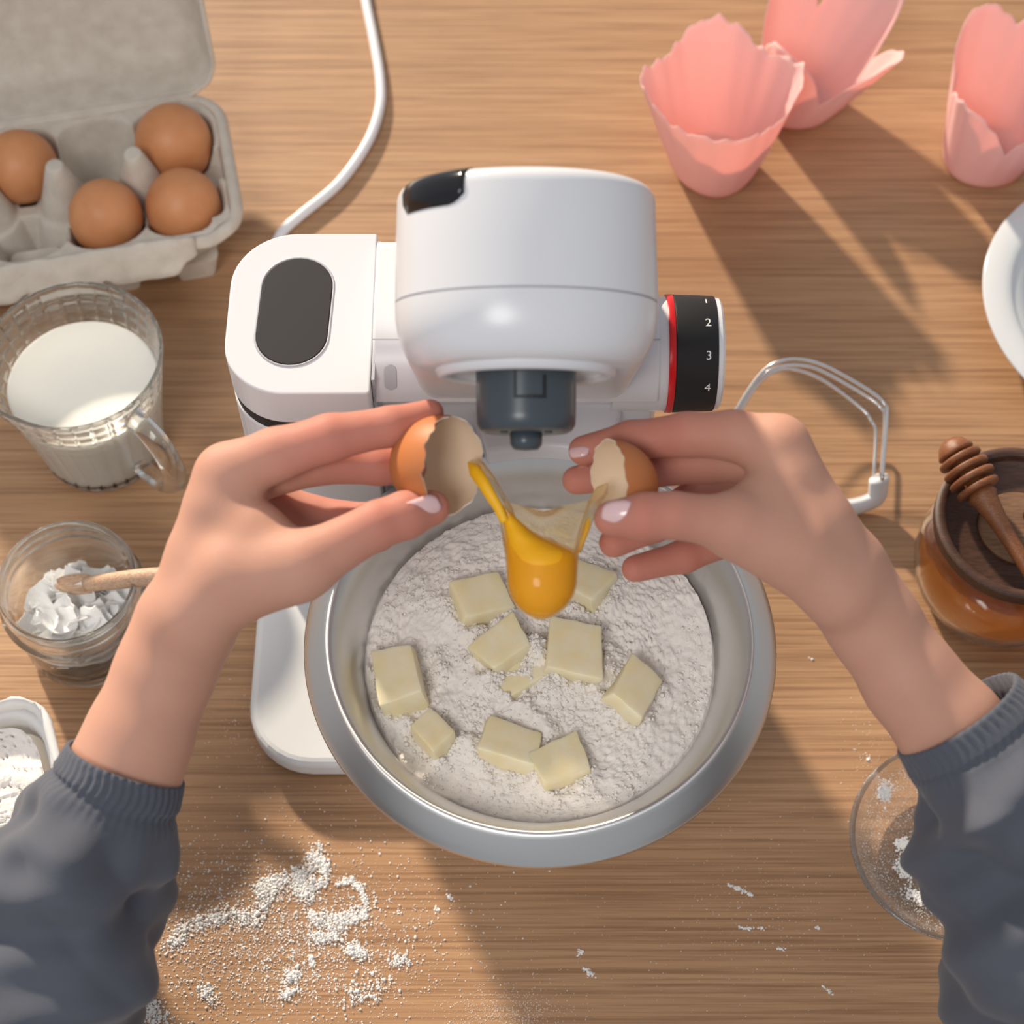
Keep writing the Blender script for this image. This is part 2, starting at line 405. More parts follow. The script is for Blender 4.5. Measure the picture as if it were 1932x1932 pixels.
def hinge_patch(name, pts, m):   # small piece lying on the curved housing: (x, angle from the front)
    v = []
    for x, th in pts: v.append((x, PY_-.0288*math.cos(th), PZ_+.0273*math.sin(th)))
    return mpart(name, v, [tuple(range(len(v)))], m, False)
for k in range(1):
    t0_ = math.radians(69); hinge_patch('housing_seam', [(hx0, t0_), (hx1, t0_), (hx1, t0_+.018), (hx0, t0_+.018)], M['seam'])
v = []; f = []
for k in range(13):   # oval dimple on the housing beside the tower
    y = -.0062+.0124*k/12; e = max(abs(y)-.0035, 0); hw = math.sqrt(max(.0027**2-e*e, 1e-9)); th = math.radians(34)+y/.028
    for q in range(5): v.append((-.0545+hw*(q/2-1), PY_-.0291*math.cos(th), PZ_+.0276*math.sin(th)))
f = [(k*5+q, k*5+q+1, (k+1)*5+q+1, (k+1)*5+q) for k in range(12) for q in range(4)]
mpart('vent_dimple', v, f, M['seam'])
# column behind the bowl
o = mpart('column', *extrude(rrect(tx1, .0695, .4695, .53, (.002, .012, .02, .002)), .018, .186), M['white'], False); bev(o, .002)
# curved lip that reaches over the far side of the bowl rim
v, f = [], []
n = 24
for k in range(n+1):
    a = math.radians(70+(106-70)*k/n)
    for r, z in ((.0885, .1530), (.0880, .1610), (.0900, .1640), (.1150, .1660), (.1150, .1530)):
        v.append((BX+r*math.cos(a), BY+r*math.sin(a), z))
for k in range(n):
    for i in range(5): f.append((k*5+i, k*5+(i+1) % 5, (k+1)*5+(i+1) % 5, (k+1)*5+i))
f += [(0, 1, 2, 3, 4), tuple(n*5+i for i in (4, 3, 2, 1, 0))]
o = fix_normals(mpart('bowl_guard', v, f, M['white'])); autosmooth(o, 40); bev(o, .0012, 2)
# --- head, modelled lowered around the hinge and then lifted
ALPHA = math.radians(62)
RH = Matrix.Rotation(-ALPHA, 4, 'X')
def hp(v): return [Vector((0.0055, PY_, PZ_))+(RH @ Vector(p)) for p in v]
HY = -.130
def outline(a, b, back, n=40, hw_back=None):
    pts = []
    for k in range(n+1):
        t = PI+PI*k/n
        pts.append((a*abs(math.cos(t))**.92*(1 if math.cos(t) > 0 else -1), HY+b*math.sin(t)))
    hb = hw_back or a
    pts += [(hb, back), (-hb, back)]
    return pts
def stack(levels, cap=True):
    v, f = [], []
    n = len(levels[0][1])
    for z, ol in levels: v += [(x, y, z) for x, y in ol]
    for i in range(len(levels)-1):
        for j in range(n):
            j2 = (j+1) % n
            f.append((i*n+j, i*n+j2, (i+1)*n+j2, (i+1)*n+j))
    if cap: f.append(tuple(range(n-1, -1, -1))); f.append(tuple(range((len(levels)-1)*n, len(levels)*n)))
    return v, f
A, Bn = .0512, .046
lv = [(.0034, outline(A, Bn, .012)), (.020, outline(A-.0002, Bn-.0004, .012)), (.0425, outline(A-.0008, Bn-.0012, .012))]
for k in range(1, 7):
    t = PI/2*k/6; lv.append((.0425+.006*math.sin(t), outline(A-.0008-.006*(1-math.cos(t)), Bn-.0012-.006*(1-math.cos(t)), .012-.002*k/6)))
v, f = stack(lv); o = mpart('head_cover', hp(v), f, M['white']); autosmooth(o, 50)
lv = []
for k in range(9):
    t = PI/2*k/8
    lv.append((-.0225+.0225*(1-math.cos(t)), outline(.036+(A-.036)*math.sin(t)**.8, .033+(Bn-.033)*math.sin(t)**.8, .012, hw_back=.040+.011*math.sin(t))))
lv += [(.0026, outline(A, Bn, .012))]
v, f = stack(lv); o = mpart('head_body', hp(v), f, M['white']); autosmooth(o, 50)
v, f = stack([(.0024, outline(A-.0008, Bn-.0008, .01)), (.0036, outline(A-.0008, Bn-.0008, .01))]); mpart('head_seam', hp(v), f, M['seam'])
# ring and drive
def hl(prof, n=56): v, f = lathe(prof, n); return [(x, y+HY, z) for x, y, z in v], f
v, f = hl([(.0300, -.0215), (.0305, -.0245), (.0325, -.0258), (.0345, -.0250), (.0355, -.0225), (.0360, -.0195)]); mpart('drive_ring', hp(v), f, M['white'])
v, f = hl([(0, -.0226), (.0302, -.0226), (.0302, -.0240)]); weld(mpart('drive_recess', hp(v), f, M['white2']))
v, f = hl([(0, -.0227), (.0196, -.0227), (.0194, -.0405), (.0192, -.0440), (.0178, -.0462), (.0160, -.0470), (.0070, -.0470), (0, -.0470)]); o = weld(mpart('drive', hp(v), f, M['grey'])); autosmooth(o, 30); drive = o
v, f = hl([(0, -.046), (.0064, -.046), (.0062, -.0515), (.0048, -.0535), (0, -.0540)], 28); weld(mpart('drive_tip', hp(v), f, M['grey']))
for (x0, x1, z0, z1, nm) in ((-.0050, .0075, -.0352, -.0340, 'drive_slot'), (-.0050, -.0038, -.0340, -.0235, 'drive_slot'), (.0063, .0075, -.0340, -.0262, 'drive_slot')):
    vv = []
    for z in (z0, z1):
        for x in np.linspace(x0, x1, 6): vv.append((x, HY-math.sqrt(.01985**2-x*x), z))
    vv2 = [(x, y+.0008, z) for x, y, z in vv]
    ff = [(i, i+1, 7+i, 6+i) for i in range(5)]
    mpart(nm, hp(vv), ff, M['dkgrey'], False)
for sx in (-1, 1):
    v, f = lathe([(0, -.0475), (.0016, -.0475), (.0016, -.0465), (0, -.0465)], 12); weld(mpart('drive_pin_hole', hp([(x+sx*.0085, y+HY-.008, z) for x, y, z in v]), f, M['dkgrey']))
# black grip in the top edge of the head
v, f = [], []
tt0, tt1 = PI+.40, PI+1.13
nn = 16
for k in range(nn+1):
    t = tt0+(tt1-tt0)*k/nn
    ct, st = math.cos(t), math.sin(t)
    u = k/nn
    lo = .0345+.004*max(0, (u-.8)/.2)**2+.004*max(0, (.12-u)/.12)
    for (z, ins) in ((lo, -.0001), (.0405, -.0002), (.0427, -.0003), (.0458, .0008), (.0478, .0030), (.0490, .0070)):
        a = A-.0008-ins; b = Bn-.0012-ins
        v.append((a*abs(ct)**.92*(1 if ct > 0 else -1), HY+b*st, z))
for k in range(nn):
    for i in range(5): f.append((k*6+i, (k+1)*6+i, (k+1)*6+i+1, k*6+i+1))
o = mpart('head_grip', hp(v), f, M['gloss_black']); sm = o.modifiers.new('solid', 'SOLIDIFY'); sm.thickness = .0008; sm.offset = 0
for sx in (1,):
    v, f = lathe([(0, 0), (.0022, .0003), (.0030, .0008)], 16)
# dial: collar, red ring, black grip, white cap
dial = empty('speed_dial', (0, 0, 0)); dial.parent = mixer
def xl(prof, x0, n=72):
    v, f = lathe(prof, n); return [(x0+z, PY_+x, PZ_+y) for x, y, z in v], f
x0 = .0660
v, f = xl([(0, -.02), (.0265, -.02), (.0265, .0045), (0, .0045)], x0); o = weld(mpart('dial_collar', v, f, M['white'])); autosmooth(o); dial_c = o
v, f = xl([(0, .0045), (.0272, .0045), (.0274, .0050), (.0274, .0072), (.0272, .0076), (0, .0076)], x0); autosmooth(weld(mpart('dial_ring', v, f, M['red'])))
v, f = xl([(0, .0076), (.0268, .0076), (.0272, .0082), (.0266, .0262), (.0262, .0268), (0, .0268)], x0); grip = autosmooth(weld(mpart('dial_grip', v, f, M['black'])))
v, f = xl([(0, .0266), (.0258, .0266), (.0256, .0288), (.0245, .0298), (0, .0298)], x0); autosmooth(weld(mpart('dial_cap', v, f, M['white'])))
bpy.data.objects.remove(dial)
def text_mesh(s, size):
    cu = bpy.data.curves.new('t', 'FONT'); cu.body = s; cu.size = size; cu.align_x = 'CENTER'; cu.align_y = 'CENTER'; cu.resolution_u = 4; cu.extrude = 0
    ob = bpy.data.objects.new('t', cu); COL.objects.link(ob)
    dg = bpy.context.evaluated_depsgraph_get(); me = ob.evaluated_get(dg).to_mesh()
    v = [tuple(p.co) for p in me.vertices]; f = [tuple(p.vertices) for p in me.polygons]
    ob.evaluated_get(dg).to_mesh_clear(); bpy.data.objects.remove(ob); return v, f
for s, ang in (('1', 62), ('2', 31), ('3', -2), ('4', -35)):
    v, f = text_mesh(s, .0058)
    out = []
    for (x, y, z) in v:
        th = math.radians(55+ang)+y/.027
        r = .0269
        out.append((x0+.0222+x, PY_-r*math.cos(th), PZ_+r*math.sin(th)))
    off = Vector((-.03, .47, 0))
    mesh('numeral', [Vector(p)-off for p in out], f, M['print'], grip, False)
# round emblem on the dark band, mostly under the finger
ex = at(556, 806, TZ-.028)[0]
v = []; f = []
for k in range(32):
    a = 2*PI*k/32
    for r in (.0032, .0037): v.append((ex+r*math.cos(a), ty0-.0003, TZ-.0281+r*math.sin(a)))
f = [(2*k, 2*k+1, (2*k+3) % 64, (2*k+2) % 64) for k in range(32)]
mpart('emblem', v, f, M['print'], False)
for xx in (-.0012, .0012): mpart('emblem', *box(ex+xx-.0002, ex+xx+.0002, ty0-.0004, ty0+.0002, TZ-.0305, TZ-.0257), M['print'], False)
mpart('emblem', *box(ex-.0012, ex+.0012, ty0-.0004, ty0+.0002, TZ-.0283, TZ-.0279), M['print'], False)
# power cord
pts = [(-.100, .530, .022), (-.100, .560, .016), (-.108, .610, .006), at(520, 490, .0035), at(522, 458, .0035), at(538, 432, .0035), at(570, 404, .0035), at(640, 345, .0035), at(693, 270, .0035), at(716, 205, .0035), at(717, 150, .0035), at(706, 80, .0035), at(690, 0, .0035), at(672, -110, .0035), at(640, -260, .0035), (-.02, 1.2, .0035)]
mpart('power_cord', *tube(catmull(pts, 10), .0033, 14), M['cord'])

# ---------------------------------------------------------------- mixing bowl, flour, butter
bowl = lathe_obj('mixing_bowl', [(0, .0195), (.040, .0195), (.046, .021), (.058, .035), (.0705, .065), (.0790, .100), (.0835, .122), (.0870, .134), (.0930, .1385), (.1000, .1378), (.1045, .1372),
    (.1064, .1372), (.1074, .1380), (.1076, .1392), (.1070, .1404), (.1045, .1430), (.1015, .1458), (.0985, .1484), (.0972, .1495), (.0960, .1501), (.0950, .1499), (.0940, .1490), (.0910, .1450), (.0875, .1390), (.0846, .1320), (.0823, .1240),
    (.0770, .100), (.0685, .066), (.056, .037), (.044, .0225), (0, .0215)], M['steel'], n=160)
bowl.location = (BX, BY, 0)
tag(bowl, 'brushed steel mixing bowl with a wide rolled rim, full of flour', 'bowl')
nt = M['steel'].node_tree; b = nt.nodes['Principled BSDF']; b.inputs['Anisotropic'].default_value = .75
tg = nt.nodes.new('ShaderNodeTangent'); tg.direction_type = 'RADIAL'; tg.axis = 'Z'; nt.links.new(tg.outputs[0], b.inputs['Tangent'])
FZ = .1215
butter = [  # px, py, half sizes mm, z rotation, tilt x, tilt y, lift mm, label
 (906, 1143, (10.5, 8.5, 8), 18, 14, 8, 0, 'butter chunk left of the falling yolk, at its lower edge'),
 (1106, 1108, (9.5, 9, 7), -28, 10, -8, 0, 'butter chunk half hidden right of the falling yolk'),
 (984, 1276, (11, 8, 5), 34, 20, 0, -1.5, 'low butter piece nearly buried in flour just below the diamond-turned chunk'),
 (950, 1228, (10.5, 8.5, 7), 38, 14, -6, 3, 'diamond-turned butter chunk on top of another below the yolk'),
 (1082, 1238, (11, 11.5, 8), -8, 20, 2, 2, 'largest butter block, squarely cut, below and right of the yolk'),
 (1192, 1308, (9, 10, 8.5), -32, 12, 14, 1, 'flour-dusted butter cube nearest the right wall of the bowl'),
 (757, 1283, (9, 14, 8), 14, 24, -10, 0, 'long tilted butter wedge nearest the left wall of the bowl'),
 (819, 1388, (6.5, 8.5, 7), 38, 14, 0, 0, 'small butter cube at the lower left of the flour'),
 (963, 1405, (12.5, 8.5, 7), -20, 14, 4, 1, 'flour-topped butter block in front, between two smaller pieces'),
 (1058, 1444, (10, 7, 7), 26, 18, 6, 0, 'frontmost butter piece, close to the near edge of the bowl')]
BUT = []
for (px, py, hs, rz, tx, ty, lift, lab) in butter:
    p = at(px, py, FZ+.006); BUT.append((p.x-BX, p.y-BY, max(hs[:2])*.001))
# flour surface
nr, na = 200, 420
R0 = .0826
rr = R0*np.linspace(0, 1, nr+1)[:, None]**.85; aa = np.linspace(0, 2*PI, na, endpoint=False)[None, :]
X = rr*np.cos(aa); Y = rr*np.sin(aa)
Z = FZ+.0055*(1-(rr/R0)**2)*(1+0*aa)+.005*(fbm(X*35+4, Y*35+9, 3)-.5)+.0026*(fbm(X*170+1, Y*170, 3)-.5)
cr = np.abs(fbm(X*260+11, Y*260+3, 3)-.5); Z += -.0013*np.exp(-(cr/.014)**2)*np.clip((fbm(X*60, Y*60+30, 2)-.42)*6, 0, 1)
rough_ = .25+1.1*np.clip((fbm(X*28+50, Y*28+60, 3)-.38)*4, 0, 1)
Z += .0024*rough_*(fbm(X*600, Y*600+7, 2)-.5)
for bx, by, br in BUT: Z += -.0010*np.exp(-(((X-bx)**2+(Y-by)**2)/(br*1.15)**2)**2)+.0040*np.exp(-((np.sqrt((X-bx)**2+(Y-by)**2)-br*1.35)/.005)**2)*np.clip((fbm(X*110+5, Y*110+2, 2)-.35)*3, 0, 1)
smoothr = np.clip((X-.055)/.02, 0, 1)*np.clip((Y+.01)/.03, 0, 1)
Z += .004*smoothr
edge = np.clip((rr-R0*.97)/(R0*.03), 0, 1); Z = Z*(1-edge)+edge*(FZ-.004)
v = [(0, 0, float(Z[0].mean()))]; V = np.stack([X[1:], Y[1:], Z[1:]], -1).reshape(-1, 3).tolist(); v += V
f = [(0, 1+j, 1+(j+1) % na) for j in range(na)]
for i in range(nr-1):
    for j in range(na):
        j2 = (j+1) % na; f.append((1+i*na+j, 1+(i+1)*na+j, 1+(i+1)*na+j2, 1+i*na+j2))
fo = mesh('bowl_flour', v, f, M['flour']); fo.location = (BX, BY, 0)
tag(fo, 'off-white crumbly flour filling the steel mixing bowl', 'flour', kind='stuff')
def chunk(name, hs, m, seed, jit=.22, cuts=3):
    rs = np.random.RandomState(seed)
    bm = bmesh.new(); bmesh.ops.create_cube(bm, size=2)
    for vv in bm.verts:
        vv.co = Vector((vv.co.x*hs[0]*(1+rs.uniform(-jit, jit)), vv.co.y*hs[1]*(1+rs.uniform(-jit, jit)), vv.co.z*hs[2]*(1+rs.uniform(-jit, jit))))
    bmesh.ops.bevel(bm, geom=bm.edges[:]+bm.verts[:], offset=min(hs)*.16, segments=2, affect='EDGES', profile=.6)
    bmesh.ops.subdivide_edges(bm, edges=bm.edges[:], cuts=3, use_grid_fill=True)
    ph = rs.rand(6)*6.28
    for vv in bm.verts:
        c = vv.co*420
        vv.co += vv.co.normalized()*.5*(.00045*math.sin(c.x+ph[0]+1.3*math.sin(c.y*.8+ph[1]))+.00045*math.sin(c.y*1.2+ph[2]+c.z)+.0003*math.sin(c.z*1.7+ph[3]+c.x*1.4))
    me = bpy.data.meshes.new(name); bm.to_mesh(me); bm.free(); me.materials.append(m)
    me.polygons.foreach_set('use_smooth', [True]*len(me.polygons))
    o = bpy.data.objects.new(name, me); COL.objects.link(o); return o
for i, (px, py, hs, rz, tx, ty, lift, lab) in enumerate(butter):
    o = chunk('butter_chunk', [h*.00113 for h in hs], M['butter'], 40+i)
    p = at(px, py, FZ+.005+lift*.001)
    o.location = (p.x, p.y, FZ+.0042+lift*.001); o.rotation_euler = tuple(math.radians(a) for a in (tx*.6-16, ty, rz))
    tag(o, lab, 'butter', 'butter chunks in the flour')

# ---------------------------------------------------------------- egg carton and eggs
CR = math.radians(12); CO = Vector((-.196, .695, 0)); PXC, PYC = .046, .050
carton = tag(empty('egg_carton', CO, CR), 'open grey pulp egg carton with its lid folded back', 'carton')
ncol = 5
gx0, gx1 = -(ncol-1)*PXC-.030, .0295; gy0, gy1 = -.030, PYC+.030
nx, ny = 260, 120
xs = np.linspace(gx0, gx1, nx); ys = np.linspace(gy0, gy1, ny)
GX, GY = np.meshgrid(xs, ys, indexing='ij')
H = np.full(GX.shape, .046)
best = np.full(GX.shape, 9.)
for i in range(ncol):
    for j in range(2):
        d = (np.abs((GX+i*PXC)/1.0)**2.6+np.abs(GY-j*PYC)**2.6)**(1/2.6)
        best = np.minimum(best, d)
H = .005+.041*np.clip((best-.010)/.0155, 0, 1)**1.5
# low saddles between cells, tall posts where four cells meet
for i in range(ncol-1):
    d = np.hypot(GX+(i+.5)*PXC, (GY-.5*PYC)); H = np.maximum(H, .066-np.clip(d-.006, 0, 1)*3.0)
inner = np.minimum(np.minimum(GX-gx0, gx1-GX), np.minimum(GY-gy0, gy1-GY))
mid = (np.abs(GY-.5*PYC) < .5*PYC+.012) & (GX > gx0+.012) & (GX < gx1-.012)
cap_h = np.where(inner < .004, .046, np.where(np.hypot(0, 0) == 0, 1, 1))
sad = np.full(GX.shape, 1.)
for i in range(ncol-1):
    sad = np.minimum(sad, .030+np.abs(GX+(i+.5)*PXC)*0+np.clip(np.abs(GY-.5*PYC)-.018, 0, 1)*1.1+9*(np.abs(GX+(i+.5)*PXC) > .02))
post = np.zeros(GX.shape)
for i in range(ncol-1):
    d = np.hypot(GX+(i+.5)*PXC, GY-.5*PYC); post = np.maximum(post, .066-np.clip(d-.005, 0, 1)*3.2)
midrow = np.where(np.abs(GY-.5*PYC) < .012, np.minimum(H, .030), H)
H = np.maximum(np.minimum(midrow, sad), post)
H = H+.0012*(fbm(GX*120, GY*120, 3)-.5)
rc = .022   # rounded outer corners
def incorner(x, y):
    dx = max(gx0+rc-x, x-(gx1-rc), 0); dy = max(gy0+rc-y, y-(gy1-rc), 0)
    return math.hypot(dx, dy) <= rc+.0004 or dx == 0 or dy == 0
# pull grid corners onto rounded corners
for i in range(nx):
    for j in range(ny):
        x, y = GX[i, j], GY[i, j]
        dx = gx0+rc-x if x < gx0+rc else (x-(gx1-rc) if x > gx1-rc else 0); dy = gy0+rc-y if y < gy0+rc else (y-(gy1-rc) if y > gy1-rc else 0)
        if dx > 0 and dy > 0:
            m_ = max(dx, dy); l = math.hypot(dx, dy); s_ = m_/l
            GX[i, j] = (gx0+rc-dx*s_) if x < gx0+rc else (gx1-rc+dx*s_); GY[i, j] = (gy0+rc-dy*s_) if y < gy0+rc else (gy1-rc+dy*s_)
v = np.stack([GX, GY, H], -1).reshape(-1, 3).tolist()
f = [(i*ny+j, (i+1)*ny+j, (i+1)*ny+j+1, i*ny+j+1) for i in range(nx-1) for j in range(ny-1)]
o = mesh('tray', v, f, M['pulp'], carton); sm = o.modifiers.new('solid', 'SOLIDIFY'); sm.thickness = .0022; sm.offset = -1
# outward flange around the rim
per = rrect(gx0, gx1, gy0, gy1, (rc,)*4, 10)
cxm, cym = (gx0+gx1)/2, (gy0+gy1)/2
v = []; n = len(per)
for (x, y) in per:
    nx_, ny_ = x-cxm, y-cym
    dx = 1 if x > gx1-rc else (-1 if x < gx0+rc else 0); 
    ox = (x-min(max(x, gx0+rc), gx1-rc)); oy = (y-min(max(y, gy0+rc), gy1-rc)); l = math.hypot(ox, oy) or 1
    ox /= l; oy /= l
    for k, (d, z) in enumerate(((-.003, .0455), (0, .0475), (.003, .0470), (.0055, .0430), (.0052, .0415), (.0020, .0445))):
        v.append((x+ox*d, y+oy*d, z+.0007*math.sin(x*300+y*170)))
f = [(i*6+k, ((i+1) % n)*6+k, ((i+1) % n)*6+(k+1) % 6, i*6+(k+1) % 6) for i in range(n) for k in range(6)]
mesh('rim', v, f, M['pulp'], carton)
# locking flap along the front
L0, L1 = gx0+.004, .004
v = []; na_ = 90
secp = [(-.001, .0440), (-.0035, .0530), (-.0050, .0565), (-.0075, .0560), (-.0110, .0470), (-.0150, .0400), (-.0175, .0370), (-.0165, .0350), (-.0130, .0385), (-.0085, .0440), (-.0050, .0500), (-.0040, .0440)]
ns = len(secp)
for i in range(na_+1):
    u = i/na_; x = L0+(L1-L0)*u
    tp = 1-.55*max(0, (u-.95)/.05)
    wob = .0012*math.sin(x*190)+.0008*math.sin(x*433+1)
    notch = .0035*max(0, math.cos(x*2*PI/.046+.6))**6
    for k, (d, z) in enumerate(secp):
        out_ = max(0, -d-.006)
        v.append((x, gy0+d*tp+(notch*.6 if 4 <= k <= 9 else 0), .044+(z-.044)*tp+wob*.4+(notch if 4 <= k <= 9 else 0)))
f = [(i*ns+k, (i+1)*ns+k, (i+1)*ns+(k+1) % ns, i*ns+(k+1) % ns) for i in range(na_) for k in range(ns)]
f += [tuple(range(ns)), tuple(na_*ns+k for k in range(ns-1, -1, -1))]
fix_normals(mesh('front_flap', v, f, M['pulp'], carton))
for i in range(ncol):   # outer feet of the cells
    for j in (0,):
        v, f = extrude(rrect(-.011, .011, -.011, .011, (.003,)*4, 3), 0, .020)
        v = [((x*(1.0+.35*z/.02))-i*PXC, (y*(1.0+.35*z/.02))-.012, z) for x, y, z in v]
        fix_normals(mesh('cell_foot', v, f, M['pulp'], carton, False))
# lid, opened past upright
lid_m = Matrix.Translation((0, gy1+.002, .047)) @ Matrix.Rotation(math.radians(-107), 4, 'X')
LD, LH = .112, .036
v = []; f = []
rings = [(0, 0, .0), (.001, .0, .004), (.004, .0, .018), (.0065, 0, LH-.009), (.010, 0, LH-.003), (.016, 0, LH), (.05, 0, LH+.0008)]
lx0, lx1 = gx0-.002, gx1+.002
n = 0
for (ins, _, z) in rings:
    if ins < .03: ol = rrect(lx0+ins, lx1-ins, -LD+ins, 0-ins, (max(.022-ins*.5, .004),)*4, 8)
    else: ol = rrect(lx0+.03, lx1-.03, -LD+.03, -.03, (.004,)*4, 8)
    n = len(ol)
    for (x, y) in ol: v.append((x, y, z+.0006*math.sin(x*220+y*90)))
for i in range(len(rings)-1):
    for j in range(n): f.append((i*n+j, i*n+(j+1) % n, (i+1)*n+(j+1) % n, (i+1)*n+j))
f.append(tuple(range((len(rings)-1)*n, len(rings)*n)))
o = mesh('lid', [lid_m @ Vector(p) for p in v], f, M['pulp'], carton); sm = o.modifiers.new('solid', 'SOLIDIFY'); sm.thickness = .002; sm.offset = 1
tube_v = [lid_m @ Vector((x, y, .0+.0012*math.sin(k*1.7))) for k, (x, y) in enumerate(rrect(lx0-.001, lx1+.001, -LD-.001, .0005, (.022,)*4, 8))]
mesh('lid_rim', *tube(tube_v+[tube_v[0]], .0016, 8, False), M['pulp'], carton)
def egg_prof(h=.0565, r=.0222, n=28):
    out = []
    for k in range(n+1):
        t = PI*k/n
        z = -math.cos(t); rad = math.sin(t)*(1-.13*z)   # narrower at the top
        out.append((max(rad*r, 0), z*h/2))
    return out
def egg(name, loc, tilt, rz, s=1.0, flip=True):
    o = lathe_obj(name, [(r*s, z*s*(-1 if flip else 1)) for r, z in egg_prof()], M['egg'], n=48)
    o.location = loc; o.rotation_euler = (tilt, 0, rz); return o
Rz = Matrix.Rotation(CR, 3, 'Z')
def cell(i, j, z): return CO+Rz @ Vector((-i*PXC, j*PYC, z))
for (i, j, z, tx, rz, s, lab) in (
    (0, 1, .0375, math.radians(8), .3, 1.04, 'brown egg in the rear right corner cell of the carton'),
    (0, 0, .0345, math.radians(-10), .2, 1.0, 'brown egg in the front right corner cell of the carton'),
    (1, 0, .0390, math.radians(5), 1.2, .96, 'brown egg in the front row beside an empty rear cell'),
    (2, 1, .0400, math.radians(24), .25, .98, 'tall leaning brown egg at the left edge of the photo')):
    p = cell(i, j, z); tag(egg('egg', p, tx, rz, s), lab, 'egg', 'brown eggs in the carton')

# ---------------------------------------------------------------- milk jug
JX, JY = -.2345, .5535
jug = tag(empty('measuring_jug', (JX, JY, 0)), 'clear glass jug with a gridded wall and looped handle, half full of milk', 'jug')
prof = [(0, .0005), (.030, .0005), (.0335, .002), (.0350, .006)]
zs = np.linspace(.008, .086, 40)
jr = lambda z: .0350+.0128*max(0, (z-.008)/.080)**1.15
prof += [(jr(z), z) for z in zs]
prof += [(.0482, .0885), (.0478, .0902), (.0468, .0905), (.0460, .0893)]
prof += [(jr(z)-.0024, z) for z in np.linspace(.087, .008, 20)]
prof += [(.0290, .0055), (0, .0050)]
nprof = len(prof)
def jugfr(a, i, r, z):
    if 4 <= i < 44:
        g = min(1, abs(math.sin(a*15))*3.2); g2 = min(1, abs(math.sin(PI*z/.0082))*2.6) if z > .040 else 1
        r -= .0015*(1-min(g, g2))
    sp = max(0, math.cos(a-math.radians(205)))**14*max(0, (z-.060)/.030)
    return r+.009*sp, z+.002*sp
lathe_obj('glass_body', prof, M['glass'], jug, 240, jugfr)
ha = math.radians(-44); hd = Vector((math.cos(ha), math.sin(ha), 0))
pts = [hd*.0445+Vector((0, 0, .0770)), hd*.0540+Vector((0, 0, .0785)), hd*.0665+Vector((0, 0, .073)), hd*.0735+Vector((0, 0, .058)), hd*.0705+Vector((0, 0, .038)), hd*.0590+Vector((0, 0, .022)), hd*.0450+Vector((0, 0, .018)), hd*.0368+Vector((0, 0, .018))]
mesh('handle', *tube(catmull(pts, 8), .0052, 20, True, (1.25, .8)), M['glass'], jug)
mk = lathe_obj('milk', [(0, .0052), (.0288, .0056), (.0326, .0083)]+[(jr(z)-.0022, z) for z in np.linspace(.010, .0625, 14)]+[(jr(.063)-.0023, .0630), (jr(.063)-.0035, .0626), (0, .0625)], M['milk'], None, 96)
mk.location = (JX, JY, 0); tag(mk, 'creamy white milk inside the gridded glass jug', 'milk')

# ---------------------------------------------------------------- jar with coconut and wooden scoop
QX, QY = -.2285, .4315
jar = lathe_obj('glass_jar', [(0, .0004), (.028, .0004), (.0315, .002), (.0330, .006), (.0335, .030), (.0340, .0385), (.0362, .0410), (.0370, .0430), (.0368, .0448), (.0348, .0462), (.0342, .0485), (.0350, .0500), (.0352, .0515), (.0342, .0530), (.0340, .0555), (.0348, .0570), (.0346, .0590), (.0336, .0600), (.0322, .0592), (.0316, .0560), (.0312, .045), (.0308, .035), (.0302, .008), (.0275, .0042), (0, .0038)], M['jar_glass'], n=128)
jar.location = (QX, QY, 0); jar.scale = (1.035, 1.035, 1.05); tag(jar, 'small clear glass jar holding coconut flakes and a wooden scoop', 'jar')
rs = np.random.RandomState(12)
flakes = []
for kf in range(5):
    nx_, ny_ = 7, 5; L_, W_ = rs.uniform(.018, .026), rs.uniform(.012, .017); cv = rs.uniform(35, 80); tw = rs.uniform(-40, 40)
    v = []
    for i in range(nx_):
        for j in range(ny_):
            u = i/(nx_-1)-.5; w = j/(ny_-1)-.5
            ww = W_*(1-.35*abs(u)*2)+rs.uniform(-.0012, .0012)*(abs(w) == .5)
            xx = u*L_+rs.uniform(-.001, .001)*(abs(u) == .5); yy = w*ww
            zz = (math.radians(cv)*(u*u)*L_*.9)+math.radians(tw)*u*w*ww*2
            v.append((xx, yy, zz))
    f = [(i*ny_+j, (i+1)*ny_+j, (i+1)*ny_+j+1, i*ny_+j+1) for i in range(nx_-1) for j in range(ny_-1)]
    me = bpy.data.meshes.new('coconut_flake'); me.from_pydata(v, [], f); me.update(); me.materials.append(M['coconut']); flakes.append(me)
for i in range(126):
    r = .0265*math.sqrt(rs.rand()); a = rs.rand()*2*PI
    lvl = i/96
    hill = .0255+.015*math.exp(-(((r*math.cos(a)-.000)**2+(r*math.sin(a)+.006)**2)/.018**2))-.004*(math.cos(a-.9) if r > .012 else 0)
    z = .010+(hill-.008)*(.25+.75*lvl) if i < 60 else hill-.001+rs.uniform(-.002, .004)
    if i >= 96: r = .0150+.0025*rs.rand(); z = .009+.010*rs.rand()
    elif r > .017: r = .017+(r-.017)*.8
    o = bpy.data.objects.new('coconut_flake', flakes[i % 5]); COL.objects.link(o)
    o.location = (QX+r*math.cos(a), QY+r*math.sin(a), z)
    o.rotation_euler = (rs.uniform(-.7, .7), rs.uniform(-.7, .7), rs.uniform(0, 6.28))
    s = rs.uniform(.75, 1.0); o.scale = (s, s, s)
    md = o.modifiers.new('solid', 'SOLIDIFY'); md.thickness = .0007
    tag(o, 'white coconut flake in the pile inside the small glass jar', 'coconut flake', 'coconut flakes in the jar')
scoop = tag(empty('wooden_scoop', at(200, 1095, .052)), 'short pale wooden scoop stuck into the coconut flakes', 'scoop')
so = scoop.location
